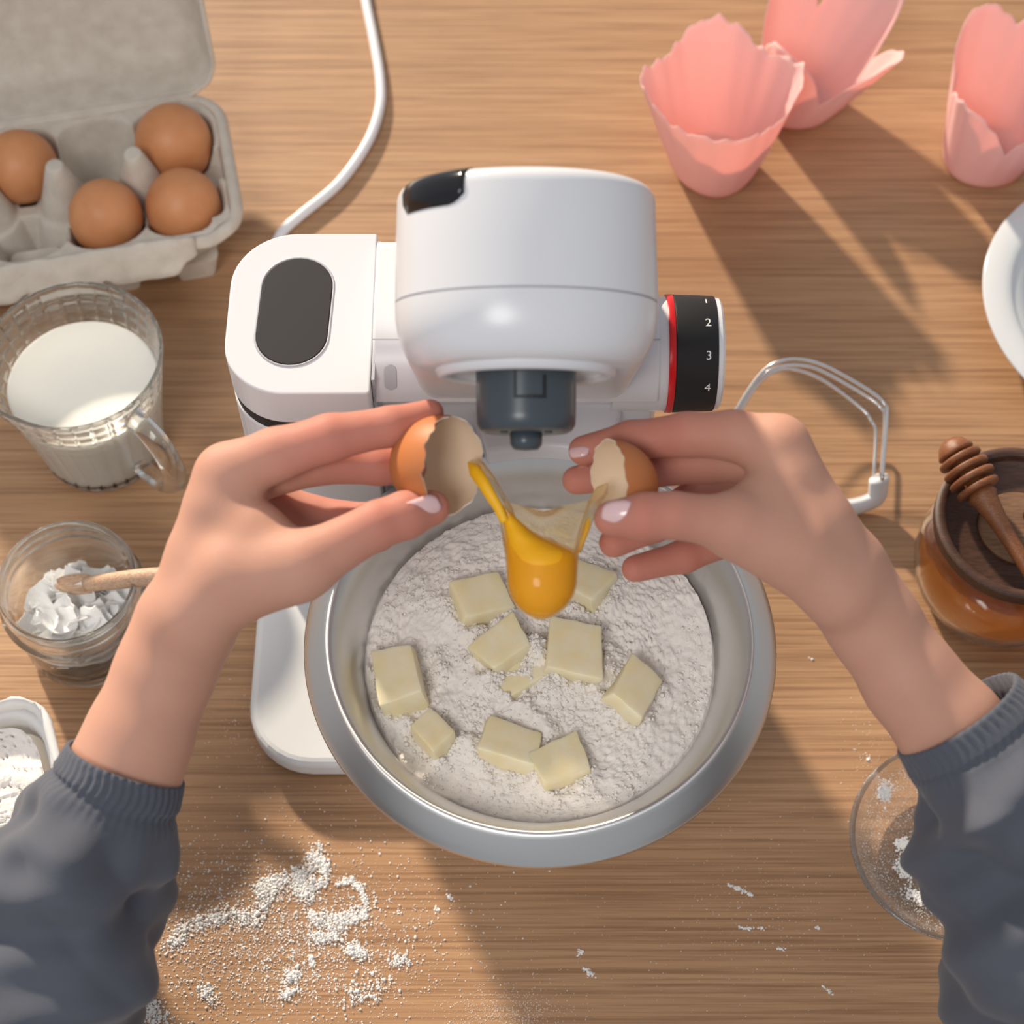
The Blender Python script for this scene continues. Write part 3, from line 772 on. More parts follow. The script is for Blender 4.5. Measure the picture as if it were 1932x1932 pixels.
p0, p1, p2, p3 = at(105, 1098, .040), at(165, 1102, .045), at(215, 1096, .055), at(322, 1088, .066)
pth = catmull([p1, p2, (p2+p3)/2+Vector((0, 0, .001)), p3], 8)
mesh('handle', *tube([p-so for p in pth], list(np.linspace(.0042, .0052, len(pth))), 18), M['lightwood'], scoop)
d3 = (p3-p2).normalized()
mesh('handle_end', *tube([p3-so-d3*.0002, p3-so+d3*.0004], .0040, 18), M['bark'], scoop)
dd = (p1-p0).normalized(); sd = dd.cross(Vector((0, 0, 1))).normalized(); up_ = sd.cross(dd)
v = []; 
for i in range(12):
    u = i/11; c = p1.lerp(p0, u)+dd*.004*(1-u)
    hw = .0058*math.sqrt(max(0, 1-(max(0, u-.35)/.67)**2))*(.75+.25*min(1, u*3))
    for j in range(9):
        w = j/8*2-1; v.append(c-so+sd*hw*w+up_*(-.0035*(1-w*w)*(1-.4*u)))
f = [(i*9+j, i*9+j+1, (i+1)*9+j+1, (i+1)*9+j) for i in range(11) for j in range(8)]
o = mesh('blade', v, f, M['lightwood'], scoop); md = o.modifiers.new('solid', 'SOLIDIFY'); md.thickness = .0016; md.offset = 0

# ---------------------------------------------------------------- flour bag, lower left
fb = at(-72, 1522, .07)
bagc = Vector((fb.x, fb.y, 0))
bag = tag(empty('flour_bag', bagc, .35), 'white paper flour bag with its top rolled down at the left edge', 'bag')
pr = rrect(-.050, .045, -.048, .040, (.018,)*4, 7); n = len(pr)
v = []; lev = [(.0, .94, 0), (.002, .98, 0), (.03, 1.0, 0), (.060, 1.0, 0), (.074, 1.03, 0), (.080, 1.075, 0), (.0775, 1.115, 0), (.070, 1.12, 0), (.0675, 1.10, 0), (.072, 1.05, 0), (.066, .97, 0), (.050, .955, 0)]
for i, (z, s, _) in enumerate(lev):
    for j, (x, y) in enumerate(pr):
        a = math.atan2(y, x)
        w = .0022*math.sin(a*5+i*.9)+.0016*math.sin(a*11+i*1.7)+.001*math.sin(a*23+i)
        if i > 8: w *= .4
        wz = (.004*math.sin(a*3+1)+.002*math.sin(a*9)) if 4 <= i <= 9 else 0
        v.append((x*s*(1+w*8), y*s*(1+w*8), z+wz))
f = [tuple(range(n-1, -1, -1))]+[(i*n+j, i*n+(j+1) % n, (i+1)*n+(j+1) % n, (i+1)*n+j) for i in range(len(lev)-1) for j in range(n)]
mesh('paper_bag', v, f, M['bag'], bag)
nr_, na_ = 60, 200; v = []
for i in range(nr_+1):
    q = i/nr_
    for j in range(na_):
        a = 2*PI*j/na_
        e = .042/((abs(math.cos(a))**5+abs(math.sin(a)*1.04)**5)**.2)
        v.append((q*e*math.cos(a)-.002, q*e*math.sin(a)-.004, 0))
V = np.array(v); cr = np.abs(fbm(V[:, 0]*90+3, V[:, 1]*150+8, 3)-.5)
V[:, 2] = .0645+.006*(1-(np.hypot(V[:, 0], V[:, 1])/.05)**2)+.006*(fbm(V[:, 0]*60, V[:, 1]*60, 4)-.5)-.004*np.exp(-(cr/.012)**2)
f = [(i*na_+j, (i+1)*na_+j, (i+1)*na_+(j+1) % na_, i*na_+(j+1) % na_) for i in range(nr_) for j in range(na_)]
o = weld(mesh('bag_flour', V.tolist(), f, M['flour'])); o.location = bag.location; o.rotation_euler = (0, 0, .35)
tag(o, 'cracked packed flour filling the paper bag at the left edge', 'flour', kind='stuff')

# ---------------------------------------------------------------- tulip baking cups
def liner(name, loc, rz, rb, rt, hb, hp_, pet, jag, seed, label, lean=(0, 0), open_=1.0, sharp=3.0, phase=0, tilt=0):
    """folded paper liner: pet petals of height hp_ above the wall height hb"""
    rs = np.random.RandomState(seed); na, nh = 192, 22
    ph = rs.rand(6)*6.28
    v = [(0, 0, .0008)]
    tops = []
    for j in range(na):
        a = 2*PI*j/na
        pk = (abs(math.cos(pet*.5*a+phase)))**sharp
        jg = jag*(abs(((a*9/PI+ph[0]) % 1)-.5)*2*.6+abs(((a*14/PI+ph[1]) % 1)-.5)*.8)
        tops.append(hb+hp_*pk*(1+.18*math.sin(a+ph[2]))+jg+tilt*math.sin(a))
    for i in range(1, nh+1):
        for j in range(na):
            a = 2*PI*j/na; q = i/nh
            sq = 1+.025*math.cos(4*a+phase*2)
            if q < .12: r = rb*(q/.12); z = .0008
            else:
                t = (q-.12)/.88; z = .0008+t*tops[j]; zz = z/(hb+hp_)
                r = rb+(rt-rb)*(zz**.85)*open_*(1+.06*math.cos(4*a+phase*2)*zz)+.0006*math.sin(a*7+ph[3]+t*2)*t+.0004*math.sin(a*17+ph[4])*t
            v.append((r*math.cos(a)*sq+lean[0]*z, r*math.sin(a)*sq+lean[1]*z, z))
    f = [(0, 1+j, 1+(j+1) % na) for j in range(na)]+[(1+i*na+j, 1+i*na+(j+1) % na, 1+(i+1)*na+(j+1) % na, 1+(i+1)*na+j) for i in range(nh-1) for j in range(na)]
    o = mesh(name, v, f, M['pink']); o.location = loc; o.rotation_euler = (0, 0, rz)
    md = o.modifiers.new('solid', 'SOLIDIFY'); md.thickness = .0005
    tag(o, label, 'baking cup', 'pink paper baking cups'); return o
p = at(1347, 318, 0); liner('baking_cup', p, .3, .0240, .0455, .066, .009, 4, .006, 5, 'round wide-open pink paper baking cup with a jagged rim, nearest the mixer', (-.02, .04), 1.0, 2.0, .5)
p = at(1497, 196, 0); liner('baking_cup', p, .0, .0230, .0470, .034, .040, 4, .002, 8, 'pink paper baking cup with tall flared petals behind the round one', (.30, .12), 1.05, .9, 1.57, .006)
p = at(1852, 300, 0); liner('baking_cup', p, -.15, .0250, .0430, .052, .024, 4, .003, 11, 'pink paper baking cup with folded petals cut by the right edge', (.10, .10), .9, .9, 1.4, .018)

# ---------------------------------------------------------------- plate
def circ3(a, b, c):
    ax, ay, bx, by, cx, cy = a.x, a.y, b.x, b.y, c.x, c.y
    d = 2*(ax*(by-cy)+bx*(cy-ay)+cx*(ay-by))
    ux = ((ax*ax+ay*ay)*(by-cy)+(bx*bx+by*by)*(cy-ay)+(cx*cx+cy*cy)*(ay-by))/d
    uy = ((ax*ax+ay*ay)*(cx-bx)+(bx*bx+by*by)*(ax-cx)+(cx*cx+cy*cy)*(bx-ax))/d
    return Vector((ux, uy, 0)), math.hypot(ax-ux, ay-uy)
pc, prd = circ3(at(1853, 545, .02), at(1932, 381, .02), at(1932, 716, .02))
k_ = prd/.10
pl = lathe_obj('plate', [(0, .004), (.055*k_, .004), (.058*k_, .001), (.062*k_, .001), (.066*k_, .006), (.078*k_, .016), (.0995*k_, .0196), (.100*k_, .0206), (.0990*k_, .0214), (.0870*k_, .0192), (.0835*k_, .0192), (.0815*k_, .0175), (.074*k_, .0105), (.066*k_, .0075), (0, .0070)], M['ceramic'], n=128)
pl.location = pc; tag(pl, 'round white ceramic plate with a raised inner ring at right', 'plate')

# ---------------------------------------------------------------- balloon whisk attachment
whisk = tag(empty('whisk', at(1650, 935, 0)), 'white whisk attachment with bent steel wires lying by the dial', 'whisk')
wo = whisk.location
def wp(pts, r, name, m, flat=None, n=10): return mesh(name, *tube([p-wo for p in catmull(pts, 10)], r, n, True, flat), m, whisk)
wp([at(1664, 905, .030), at(1673, 785, .034), at(1668, 762, .036), at(1640, 737, .040), at(1560, 692, .048), at(1508, 678, .050), at(1465, 684, .049), at(1430, 712, .044), at(1385, 782, .034), at(1350, 860, .022), at(1345, 905, .014)], .0011, 'wire', M['wire'])
wp([at(1662, 900, .026), at(1669, 790, .028), at(1660, 768, .030), at(1632, 746, .032), at(1550, 700, .038), at(1505, 689, .041), at(1465, 694, .041), at(1430, 718, .038), at(1388, 784, .030), at(1352, 862, .020), at(1348, 905, .012)], .0011, 'wire', M['wire'])
wp([at(1647, 924, .012), at(1652, 820, .012), at(1644, 795, .013), at(1626, 772, .015), at(1560, 722, .022), at(1510, 700, .028), at(1470, 699, .032), at(1432, 722, .033), at(1391, 786, .028), at(1356, 862, .018), at(1352, 905, .010)], .0011, 'wire', M['wire'])
hubp = [at(1659, 902, .022), at(1655, 935, .013), at(1640, 947, .010), at(1600, 958, .0085), at(1520, 965, .0085), at(1420, 955, .0085), at(1360, 930, .0085), at(1346, 905, .010)]
wp(hubp, .0082, 'hub_bar', M['white2'], (1.0, .55), 16)

# ---------------------------------------------------------------- honey jar with wooden lid and dipper
hc = at(1930, 985, .07); HX, HYj = hc.x, hc.y
hj = tag(empty('honey_jar', (HX, HYj, 0)), 'rounded glass jar of amber honey with a turned walnut lid', 'jar')
lathe_obj('glass_body', [(0, .0004), (.036, .0004), (.0400, .003), (.0450, .014), (.0475, .026), (.0470, .038), (.0430, .049), (.0400, .054), (.0395, .0605), (.0380, .061), (.0372, .060), (.0376, .054), (.0408, .047), (.0446, .037), (.0450, .026), (.0425, .014), (.0375, .0050), (0, .0045)], M['glass'], hj, 96)
lathe_obj('honey', [(0, .0046), (.0374, .0052), (.0424, .014), (.0449, .026), (.0445, .037), (.0430, .041), (0, .0405)], M['honey'], hj, 96)
lid = lathe_obj('lid', [(0, .058), (.0365, .058), (.0370, .0625), (.0440, .0625), (.0452, .064), (.0452, .0705), (.0440, .0715), (.0415, .0715), (.0400, .0705), (.0395, .0660), (.0370, .0640), (.0225, .0630), (.0222, .0622), (0, .0620)], M['walnut'], hj, 96)
autosmooth(lid, 40)
o = lathe_obj('lid_inlay', [(0, .0615), (.0212, .0615), (.0216, .0640), (.0206, .0652), (0, .0655)], M['walnut2'], lid, 64); autosmooth(o, 40)
o = lathe_obj('lid_knob', [(0, .0650), (.004, .065), (.0045, .071), (.0055, .0745), (.004, .077), (0, .0775)], M['walnut'], lid, 32)
o.location = (.006, .006, 0)
dz0 = at(1796, 842, .0850); dz1 = at(1925, 1050, .0735)
dip = tag(empty('honey_dipper', dz0), 'turned wooden honey dipper with grooved head resting across the jar lid', 'honey dipper')
ax = (dz1-dz0).normalized(); Q = Vector((0, 0, 1)).rotation_difference(ax).to_matrix().to_4x4()
def dl(prof, name, n=36): return weld(mesh(name, [Q @ Vector(p) for p in lathe(prof, n)[0]], lathe(prof, n)[1], M['cherry'], dip))
s0 = 0
discs = [(0, .0098, .0052), (.0068, .0116, .0030), (.0127, .0124, .0030), (.0186, .0125, .0030), (.0245, .0117, .0030)]
for i, (z, r, h) in enumerate(discs):
    if i == 0: pr_ = [(0, z-.004), (.004, z-.0034), (.0072, z-.0012), (r, z+h-.0016), (r, z+h-.0008), (r-.0006, z+h-.0002), (0, z+h-.0002)]
    else: pr_ = [(0, z), (r-.0006, z), (r, z+.0006), (r, z+h-.0006), (r-.0006, z+h), (0, z+h)]
    autosmooth(dl(pr_, 'dipper_disc'), 50)
dl([(0, .002), (.0052, .002), (.0052, .0272), (.0068, .028), (.0080, .031), (.0066, .034), (.0050, .045), (.0042, .060), (.0040, .085), (.0044, .100), (.0050, .112), (.0040, .116), (0, .117)], 'dipper_handle', 28)

# ---------------------------------------------------------------- glass dish lower right
dc, dr = circ3(at(1602, 1560, .026), at(1668, 1437, .026), at(1775, 1774, .026))
dish = lathe_obj('glass_dish', [(0, .0006), (dr*.60, .0006), (dr*.72, .003), (dr*.90, .013), (dr*.985, .0245), (dr, .0262), (dr*.992, .0278), (dr*.958, .0275), (dr*.932, .0245), (dr*.86, .0145), (dr*.70, .0060), (dr*.58, .0034), (0, .0032)], M['thin_glass'], n=128)
dish.location = dc; tag(dish, 'shallow clear glass dish dusted with flour beside the right sleeve', 'dish')

# flour crumbs: tiny lumps joined into one heap
ico = bmesh.new(); bmesh.ops.create_icosphere(ico, subdivisions=1, radius=1); IV = np.array([v.co[:] for v in ico.verts]); IF = np.array([[v.index for v in f.verts] for f in ico.faces]); ico.free()
def crumbs(name, pts, rad, m, seed=1):
    rs = np.random.RandomState(seed); pts = np.array(pts); n = len(pts)
    j = 1+rs.uniform(-.35, .35, (n, len(IV), 1))
    sc = np.stack([rad, rad*rs.uniform(.6, 1.2, n), rad*rs.uniform(.5, .8, n)], -1)
    V = pts[:, None, :]+IV[None]*j*sc[:, None, :]
    Fc = (IF[None]+(np.arange(n)*len(IV))[:, None, None]).reshape(-1, 3)
    me = bpy.data.meshes.new(name); V = V.reshape(-1, 3)
    me.vertices.add(len(V)); me.vertices.foreach_set('co', V.ravel().astype(np.float32))
    me.loops.add(len(Fc)*3); me.loops.foreach_set('vertex_index', Fc.ravel().astype(np.int32))
    me.polygons.add(len(Fc)); me.polygons.foreach_set('loop_start', (np.arange(len(Fc))*3).astype(np.int32)); me.update(calc_edges=True)
    me.polygons.foreach_set('use_smooth', [True]*len(Fc)); me.materials.append(m)
    o = bpy.data.objects.new(name, me); COL.objects.link(o); return o
rs = np.random.RandomState(21)
P = []; Rr = []
def spot(px, py, r, h=0.0):
    q = at(px, py, 0); P.append((q.x, q.y, r*.35+h)); Rr.append(r)
ridges = [([(318, 1790), (350, 1752), (400, 1735), (450, 1725), (480, 1738), (505, 1690), (530, 1665), (560, 1655), (585, 1640), (600, 1610)], 14, 900),
          ([(585, 1615), (612, 1625), (616, 1655)], 7, 260), ([(600, 1675), (606, 1665), (615, 1668)], 4, 60), ([(640, 1668), (660, 1660), (680, 1672), (688, 1700)], 5, 200),
          ([(560, 1650), (575, 1690), (590, 1665)], 16, 320), ([(485, 1680), (520, 1662)], 12, 240), ([(595, 1735), (640, 1740), (690, 1720)], 16, 420), ([(585, 1772), (640, 1765)], 10, 160),
          ([(540, 1850), (565, 1835)], 9, 110), ([(530, 1880), (560, 1865)], 7, 80), ([(660, 1790), (690, 1800)], 13, 140), ([(588, 1720), (592, 1730)], 5, 60), ([(586, 1805), (590, 1820)], 4, 50),
          ([(270, 1890), (300, 1925)], 20, 260), ([(380, 1860), (400, 1890)], 14, 90), ([(735, 1812), (770, 1810)], 12, 80), ([(650, 1885), (720, 1860)], 22, 120), ([(820, 1715), (826, 1715)], 3, 12), ([(845, 1690), (852, 1695)], 4, 10), ([(600, 1592), (604, 1602)], 5, 18),
          ([(1375, 1668), (1420, 1690)], 3, 60), ([(1395, 1750), (1440, 1752)], 3, 22), ([(1540, 1750), (1544, 1750)], 3, 8), ([(1100, 1828), (1118, 1838)], 6, 26), ([(1088, 1805), (1096, 1795)], 4, 14), ([(1460, 1783), (1482, 1795)], 3, 12), ([(1552, 1860), (1575, 1878)], 2, 12),
          ([(1525, 1240), (1532, 1244)], 2, 6), ([(1640, 1430), (1640, 1434)], 3, 6)]
for pts, sg, n in ridges:
    L_ = [0]
    for a, b_ in zip(pts, pts[1:]): L_.append(L_[-1]+math.dist(a, b_))
    for k in range(n*2):
        s = rs.rand()*L_[-1]; s = s if rs.rand() < .5 else min(L_[-1], max(0, s+10*math.sin(s*.21))); i = max(j for j in range(len(pts)-1) if L_[j] <= s+1e-9)
        t = (s-L_[i])/max(L_[i+1]-L_[i], 1e-6)
        x = pts[i][0]+(pts[i+1][0]-pts[i][0])*t; y = pts[i][1]+(pts[i+1][1]-pts[i][1])*t
        g = rs.randn()
        spot(x+g*sg*.62, y+rs.randn()*sg*.62, abs(rs.normal(.00018, .00026))+.00018, .0005*max(0, 1-abs(g))*(sg > 6))
for k in range(7500):   # loose dusting around the spill
    x = rs.normal(520, 150); y = rs.normal(1770, 85)
    if rs.rand() < .45: x += rs.randn()*60
    spot(x, y, abs(rs.normal(.00012, .00018))+.00012)
for k in range(900): spot(rs.normal(960, 55), rs.normal(1915, 28), .00015+.0001*rs.rand())
for k in range(900): spot(rs.uniform(300, 1700), rs.uniform(1480, 1930), .00011+.00018*rs.rand()**3)
for k in range(260): spot(rs.normal(1440, 70), rs.normal(1720, 50), .00012+.0002*rs.rand()**2)
for k in range(160): spot(rs.normal(1630, 25), rs.normal(1410, 60), .00012+.00025*rs.rand()**2)
for k in range(120): spot(rs.normal(450, 40), rs.normal(1380, 50), .00012+.0002*rs.rand()**2)
Pb, Rb = [], []
for k in range(5200):
    r = .080*math.sqrt(rs.rand()); a = rs.rand()*2*PI; i_ = min(nr, max(1, int(round((r/R0)**(1/.85)*nr)))); j_ = int(a/(2*PI)*na) % na
    if vnoise(np.array(r*math.cos(a)*70+40), np.array(r*math.sin(a)*70+40)) < .42: continue
    Pb.append((r*math.cos(a), r*math.sin(a), float(Z[i_, j_])+.0001)); Rb.append(.0003+.0007*rs.rand()**2.2)
for bx, by, br in BUT:
    for k in range(130):
        a = rs.rand()*2*PI; r = br*(1.0+.45*rs.rand())*(1.1 if rs.rand() < .7 else .8); x_, y_ = bx+r*math.cos(a), by+r*math.sin(a); q_ = math.hypot(x_, y_)
        if q_ > .079: continue
        i_ = min(nr, max(1, int(round((q_/R0)**(1/.85)*nr)))); j_ = int((math.atan2(y_, x_) % (2*PI))/(2*PI)*na) % na
        Pb.append((x_, y_, float(Z[i_, j_])+.0004)); Rb.append(.0004+.0010*rs.rand()**1.6)
o = crumbs('flour_crumbs', Pb, np.array(Rb), M['flour'], 8); o.parent = fo; o['kind'] = 'stuff'
o = crumbs('spilled_flour', P, np.array(Rr), M['flour2'], 2); tag(o, 'white flour crumbs and dust spilled across the front of the table', 'flour', kind='stuff')
P = []; Rr = []
def dsp(r, a, rad, lift=0):
    q = r/dr; z = .0032 if q < .58 else .0034+(q-.58)/.28*.0112
    if q > .86: z = .0145+(q-.86)*.118
    P.append((dc.x+r*math.cos(a), dc.y+r*math.sin(a), z+rad*.3+lift)); Rr.append(rad)
for k in range(9500): dsp(dr*.9*math.sqrt(rs.rand()), rs.rand()*6.283, .00012+.00024*rs.rand()**4)
for pts in ([(1700, 1590), (1712, 1597)], [(1700, 1625), (1712, 1650)], [(1715, 1680), (1760, 1705)], [(1660, 1500), (1665, 1510)]):
    for k in range(260):
        t = rs.rand(); q = at(pts[0][0]+(pts[1][0]-pts[0][0])*t+rs.randn()*7, pts[0][1]+(pts[1][1]-pts[0][1])*t+rs.randn()*7, .004)
        d = q-dc; dsp(math.hypot(d.x, d.y), math.atan2(d.y, d.x), .0003+.0005*rs.rand())
o = crumbs('dish_flour', P, np.array(Rr), M['flour2'], 5); tag(o, 'fine flour dust and lumps inside the glass dish', 'flour', kind='stuff')

# ---------------------------------------------------------------- cracked egg
def half_shell(name, px, py, c, axis, rmax, cut, seed, label, spin=0, lenk=1.25, jg=.09):
    """cap of an eggshell; axis points out of the opening"""
    e = tag(empty(name, cp(px, py, c)), label, 'eggshell', 'halves of the cracked egg')
    rs = np.random.RandomState(seed); na, nh = 96, 20
    ph = rs.rand(8)*6.28
    jagf = lambda a: jg*(abs(((a*5/PI+ph[0]) % 1)-.5)*1.4-.35)+jg*.8*(abs(((a*11/PI+ph[1]) % 1)-.5)-.25)+jg*.5*math.sin(2*a+ph[2])
    Qm = (Vector((0, 0, 1)).rotation_difference(Vector(axis).normalized()).to_matrix().to_4x4()) @ Matrix.Rotation(spin, 4, 'Z')
    def surf(r0, mat, nm, off):
        v = []
        for i in range(nh+1):
            for j in range(na):
                a = 2*PI*j/na; tmax = cut+jagf(a); t = tmax*i/nh
                r = (r0)*math.sin(t); z = -(r0)*lenk*math.cos(t)+off
                v.append(Qm @ Vector((r*math.cos(a), r*math.sin(a), z)))
        f = [(i*na+j, i*na+(j+1) % na, (i+1)*na+(j+1) % na, (i+1)*na+j) for i in range(nh) for j in range(na)]
        o = mesh(nm, v, f, mat, e); return v, weld(o)
    vo, _ = surf(rmax, M['shell'], 'outer_shell', 0); vi, _ = surf(rmax-.0005, M['shell_in'], 'inner_membrane', 0)
    v = vo[nh*na:]+vi[nh*na:]
    mesh('broken_edge', v, [(j, (j+1) % na, na+(j+1) % na, na+j) for j in range(na)], M['shell_edge'], e)
    return e
axL = RT*.80+UP*-.08-FW*.58
half_shell('eggshell_half', 838, 878, 0, axL, .0200, 1.74, 3, 'orange-lit eggshell half held by the left hand, open side showing', .4, 1.15, .10)
axR = -RT*.95+UP*-.08-FW*.30
half_shell('eggshell_half', 1146, 920, 1, axR, .0194, 1.52, 6, 'brown eggshell half held by the right hand, seen from outside', 1.0, 1.05, .07)
# raw egg: yolk and white
raw = tag(empty('raw_egg', cp(1022, 1090)), 'raw egg with orange yolk stretching between the two shell halves', 'raw egg')
def sdf_obj(name, lo, hi, h, fn, mat, parent, sm_=2):
    lo = np.array(lo); hi = np.array(hi); nn = np.ceil((hi-lo)/h).astype(int)+1
    g = np.stack(np.meshgrid(*[lo[k]+h*np.arange(nn[k]) for k in range(3)], indexing='ij'), -1)
    V, Fc = surface_net(fn(g), lo, h); V = laplace(V, Fc, sm_)
    if parent: V = V-np.array(parent.matrix_basis.translation)
    me = bpy.data.meshes.new(name); me.from_pydata(V.tolist(), [], Fc.tolist()); me.update(); me.polygons.foreach_set('use_smooth', [True]*len(Fc)); me.materials.append(mat)
    o = bpy.data.objects.new(name, me); COL.objects.link(o)
    if parent: o.parent = parent
    return o
def bounds(pts, pad):
    a = np.array([tuple(p) for p in pts]); return a.min(0)-pad, a.max(0)+pad
def sack(name, rows, mat, depth, n=40, sag=0):
    """smooth hanging body: rows (py, left px, right px, half depth mm), rounded sections"""
    ys = [r[0] for r in rows]; v = []; yy = np.linspace(ys[0], ys[-1], 60)
    cols = [np.interp(yy, ys, [r[k] for r in rows]) for k in (1, 2, 3)]
    ker = np.array([1, 2, 3, 2, 1])/9
    cols = [np.concatenate([c[:2], np.convolve(c, ker, 'valid'), c[-2:]]) for c in cols]
    for y, l, r, d in zip(yy, *cols):
        for k in range(n):
            a = 2*PI*k/n
            v.append(cp((l+r)/2+(r-l)/2*math.cos(a), y+sag*math.sin(a)**2*((yy[-1]-y)/(yy[-1]-yy[0]))**2, depth+d*math.sin(a))-raw.location)
    f = [(i*n+k, i*n+(k+1) % n, (i+1)*n+(k+1) % n, (i+1)*n+k) for i in range(59) for k in range(n)]
    f += [tuple(range(n)), tuple(59*n+k for k in range(n-1, -1, -1))]
    return sub(fix_normals(mesh(name, v, f, mat, raw)), 1)
sack('yolk', [(952, 942, 950, 1), (970, 946, 966, 2.5), (990, 951, 988, 4.5), (1010, 955, 1012, 7), (1028, 956, 1052, 9), (1040, 957, 1082, 11), (1055, 958, 1087, 12.5), (1080, 959, 1086, 13), (1105, 960, 1085, 13), (1125, 966, 1079, 12), (1143, 978, 1066, 10), (1156, 993, 1050, 7), (1163, 1008, 1036, 3.5), (1165, 1016, 1028, 1)], M['yolk'], 0)
sack('egg_white', [(940, 934, 1118, .8), (960, 938, 1113, 2), (985, 943, 1106, 4), (1020, 948, 1098, 8), (1040, 952, 1093, 11.5), (1060, 954, 1091, 13.2), (1080, 955, 1090, 14), (1105, 956, 1089, 14), (1125, 962, 1083, 13), (1145, 974, 1070, 11), (1159, 990, 1053, 8), (1167, 1006, 1038, 4), (1170, 1016, 1028, 1)], M['white_raw'], 0, sag=48)
def strand(name, pts, r0, r1, mat):
    q = catmull(pts, 8); mesh(name, *tube([p-raw.location for p in q], [r_*min(1, .15+i_*.22) for i_, r_ in enumerate(np.linspace(r0, r1, len(q)))], 14, True, (1, .7)), mat, raw)
strand('yolk_strand', [cp(884, 872, -6), cp(908, 905, 1), cp(924, 932, 3), cp(938, 955, 3), cp(952, 985, 3)], .0030, .0018, M['yolk'])
strand('egg_white', [cp(890, 868, -8), cp(916, 900, 0), cp(938, 934, 1), cp(958, 968, 1), cp(968, 1005, 1)], .0036, .0022, M['white_raw'])
strand('egg_white', [cp(1146, 912, -4), cp(1126, 940, -2), cp(1114, 968, 0), cp(1102, 1000, 1), cp(1088, 1040, 1)], .0034, .0022, M['white_raw'])
strand('yolk_strand', [cp(1112, 975, 1), cp(1104, 1005, 1), cp(1088, 1045, 1)], .0012, .0008, M['yolk'])

# ---------------------------------------------------------------- person: hands, forearms, sleeves
person = tag(empty('person', cp(966, 2100, 0)), 'person in a blue-grey sweatshirt cracking an egg with both hands', 'person')
PO = person.location
def hand(name, palm, web, fingers, arm, nails, k_palm=.010, h=.0011):
    allp = [p for part in palm+web for p, r in part]+[p for fg in fingers for p, r in fg]+[p for p, r in arm]
    lo, hi = bounds(allp, .034)
    nn = np.ceil((hi-lo)/h).astype(int)+1
    g = np.stack(np.meshgrid(*[(lo[k]+h*np.arange(nn[k])).astype(np.float32) for k in range(3)], indexing='ij'), -1)
    F = None
    for part in palm+web:
        d = chain(g, [np.array(p, np.float32) for p, r in part], [r*.001 for p, r in part], .006); F = d if F is None else smin(F, d, k_palm)
    d = chain(g, [np.array(p, np.float32) for p, r in arm[:]], [r*.001 for p, r in arm], .012); F = smin(F, d, .016)
    T = F.copy()
    for fg in fingers:
        d = chain(g, [np.array(p, np.float32) for p, r in fg], [r*.001 for p, r in fg], .0045); T = np.minimum(T, smin(F, d, .0085))
    V, Fc = surface_net(T, lo, h); V = laplace(V, Fc, 4)
    ii = np.clip(np.round((V-lo)/h).astype(int), 0, np.array(F.shape)-1); fl = np.clip(F[ii[:, 0], ii[:, 1], ii[:, 2]]/.03, 0, 1)**.8*.75
    V = V-np.array(PO)
    me = bpy.data.meshes.new(name); me.from_pydata(V.tolist(), [], Fc.tolist()); me.update(); me.polygons.foreach_set('use_smooth', [True]*len(Fc)); me.materials.append(M['skin'])
    at_ = me.attributes.new('finger_red', 'FLOAT', 'POINT'); at_.data.foreach_set('value', fl.astype(np.float32))
    o = bpy.data.objects.new(name, me); COL.objects.link(o); o.parent = person
    for (p, along, outw, L_, W_) in nails:   # curved nail plates
        al = Vector(along).normalized(); ow = Vector(outw); ow = (ow-al*ow.dot(al)).normalized(); sd = al.cross(ow)
        v = []; n1, n2 = 12, 9
        for i in range(n1):
            u = i/(n1-1)*2-1
            hw = W_*(max(0, 1-abs(u)**3.2))**.5
            for j in range(n2):
                w = j/(n2-1)*2-1
                v.append(Vector(p)-PO+al*(u*L_)+sd*(hw*w)+ow*(-.42*hw*w*w*1.0-.0010*u*u))
        f = [(i*n2+j, (i+1)*n2+j, (i+1)*n2+j+1, i*n2+j+1) for i in range(n1-1) for j in range(n2-1)]
        q = mesh('fingernail', v, f, M['nail'], o); md = q.modifiers.new('solid', 'SOLIDIFY'); md.thickness = .0006; md.offset = 0; weld(q, 1e-7)
    return o
def J(*a): return [(cp(x, y, c), r) for x, y, c, r in a]
# left hand
lh = hand('left_arm',
    palm=[J((352, 1165, -6, 16), (428, 905, -4, 13)), J((352, 1172, -22, 16), (440, 915, -22, 12)), J((358, 1182, -38, 14), (450, 935, -39, 11.5)), J((370, 1195, -48, 12), (462, 962, -54, 10.5)),
          J((372, 1160, 0, 17), (440, 1085, 6, 16), (560, 1075, 12, 13))],
    web=[J((418, 960, -2, 13), (480, 1010, 2, 13), (545, 1050, 6, 11)), J((400, 1060, -6, 17), (470, 1050, 0, 15))],
    fingers=[J((432, 893, -3, 12.2), (520, 858, 2, 10.5), (622, 826, 4, 9.2), (735, 805, 0, 7.8), (812, 779, -6, 5.6)),
             J((440, 905, -20, 11.5), (600, 872, -16, 9.0), (715, 878, -16, 7.8), (775, 882, -18, 6.6)),
             J((450, 930, -38, 11), (590, 975, -34, 8.5), (700, 984, -28, 7.4), (770, 970, -24, 6.4)),
             J((462, 965, -52, 10), (575, 1020, -50, 7.5), (665, 1030, -44, 6.4), (720, 1015, -40, 5.6)),
             J((455, 1100, 6, 15), (590, 1056, 13, 11.6), (712, 990, 13, 9.2), (765, 972, 10, 9.2), (815, 958, 5, 7.2))],
    arm=J((350, 1180, -16, 20), (310, 1270, -14, 19), (262, 1390, -14, 20.5), (225, 1480, -14, 22), (195, 1560, -14, 23)),
    nails=[(cp(797, 972, 15.5), cp(832, 952, 10)-cp(765, 978, 16), -FW*.8-UP*.5, .0092, .0064)])
lh['label'] = 'bare left hand and forearm'
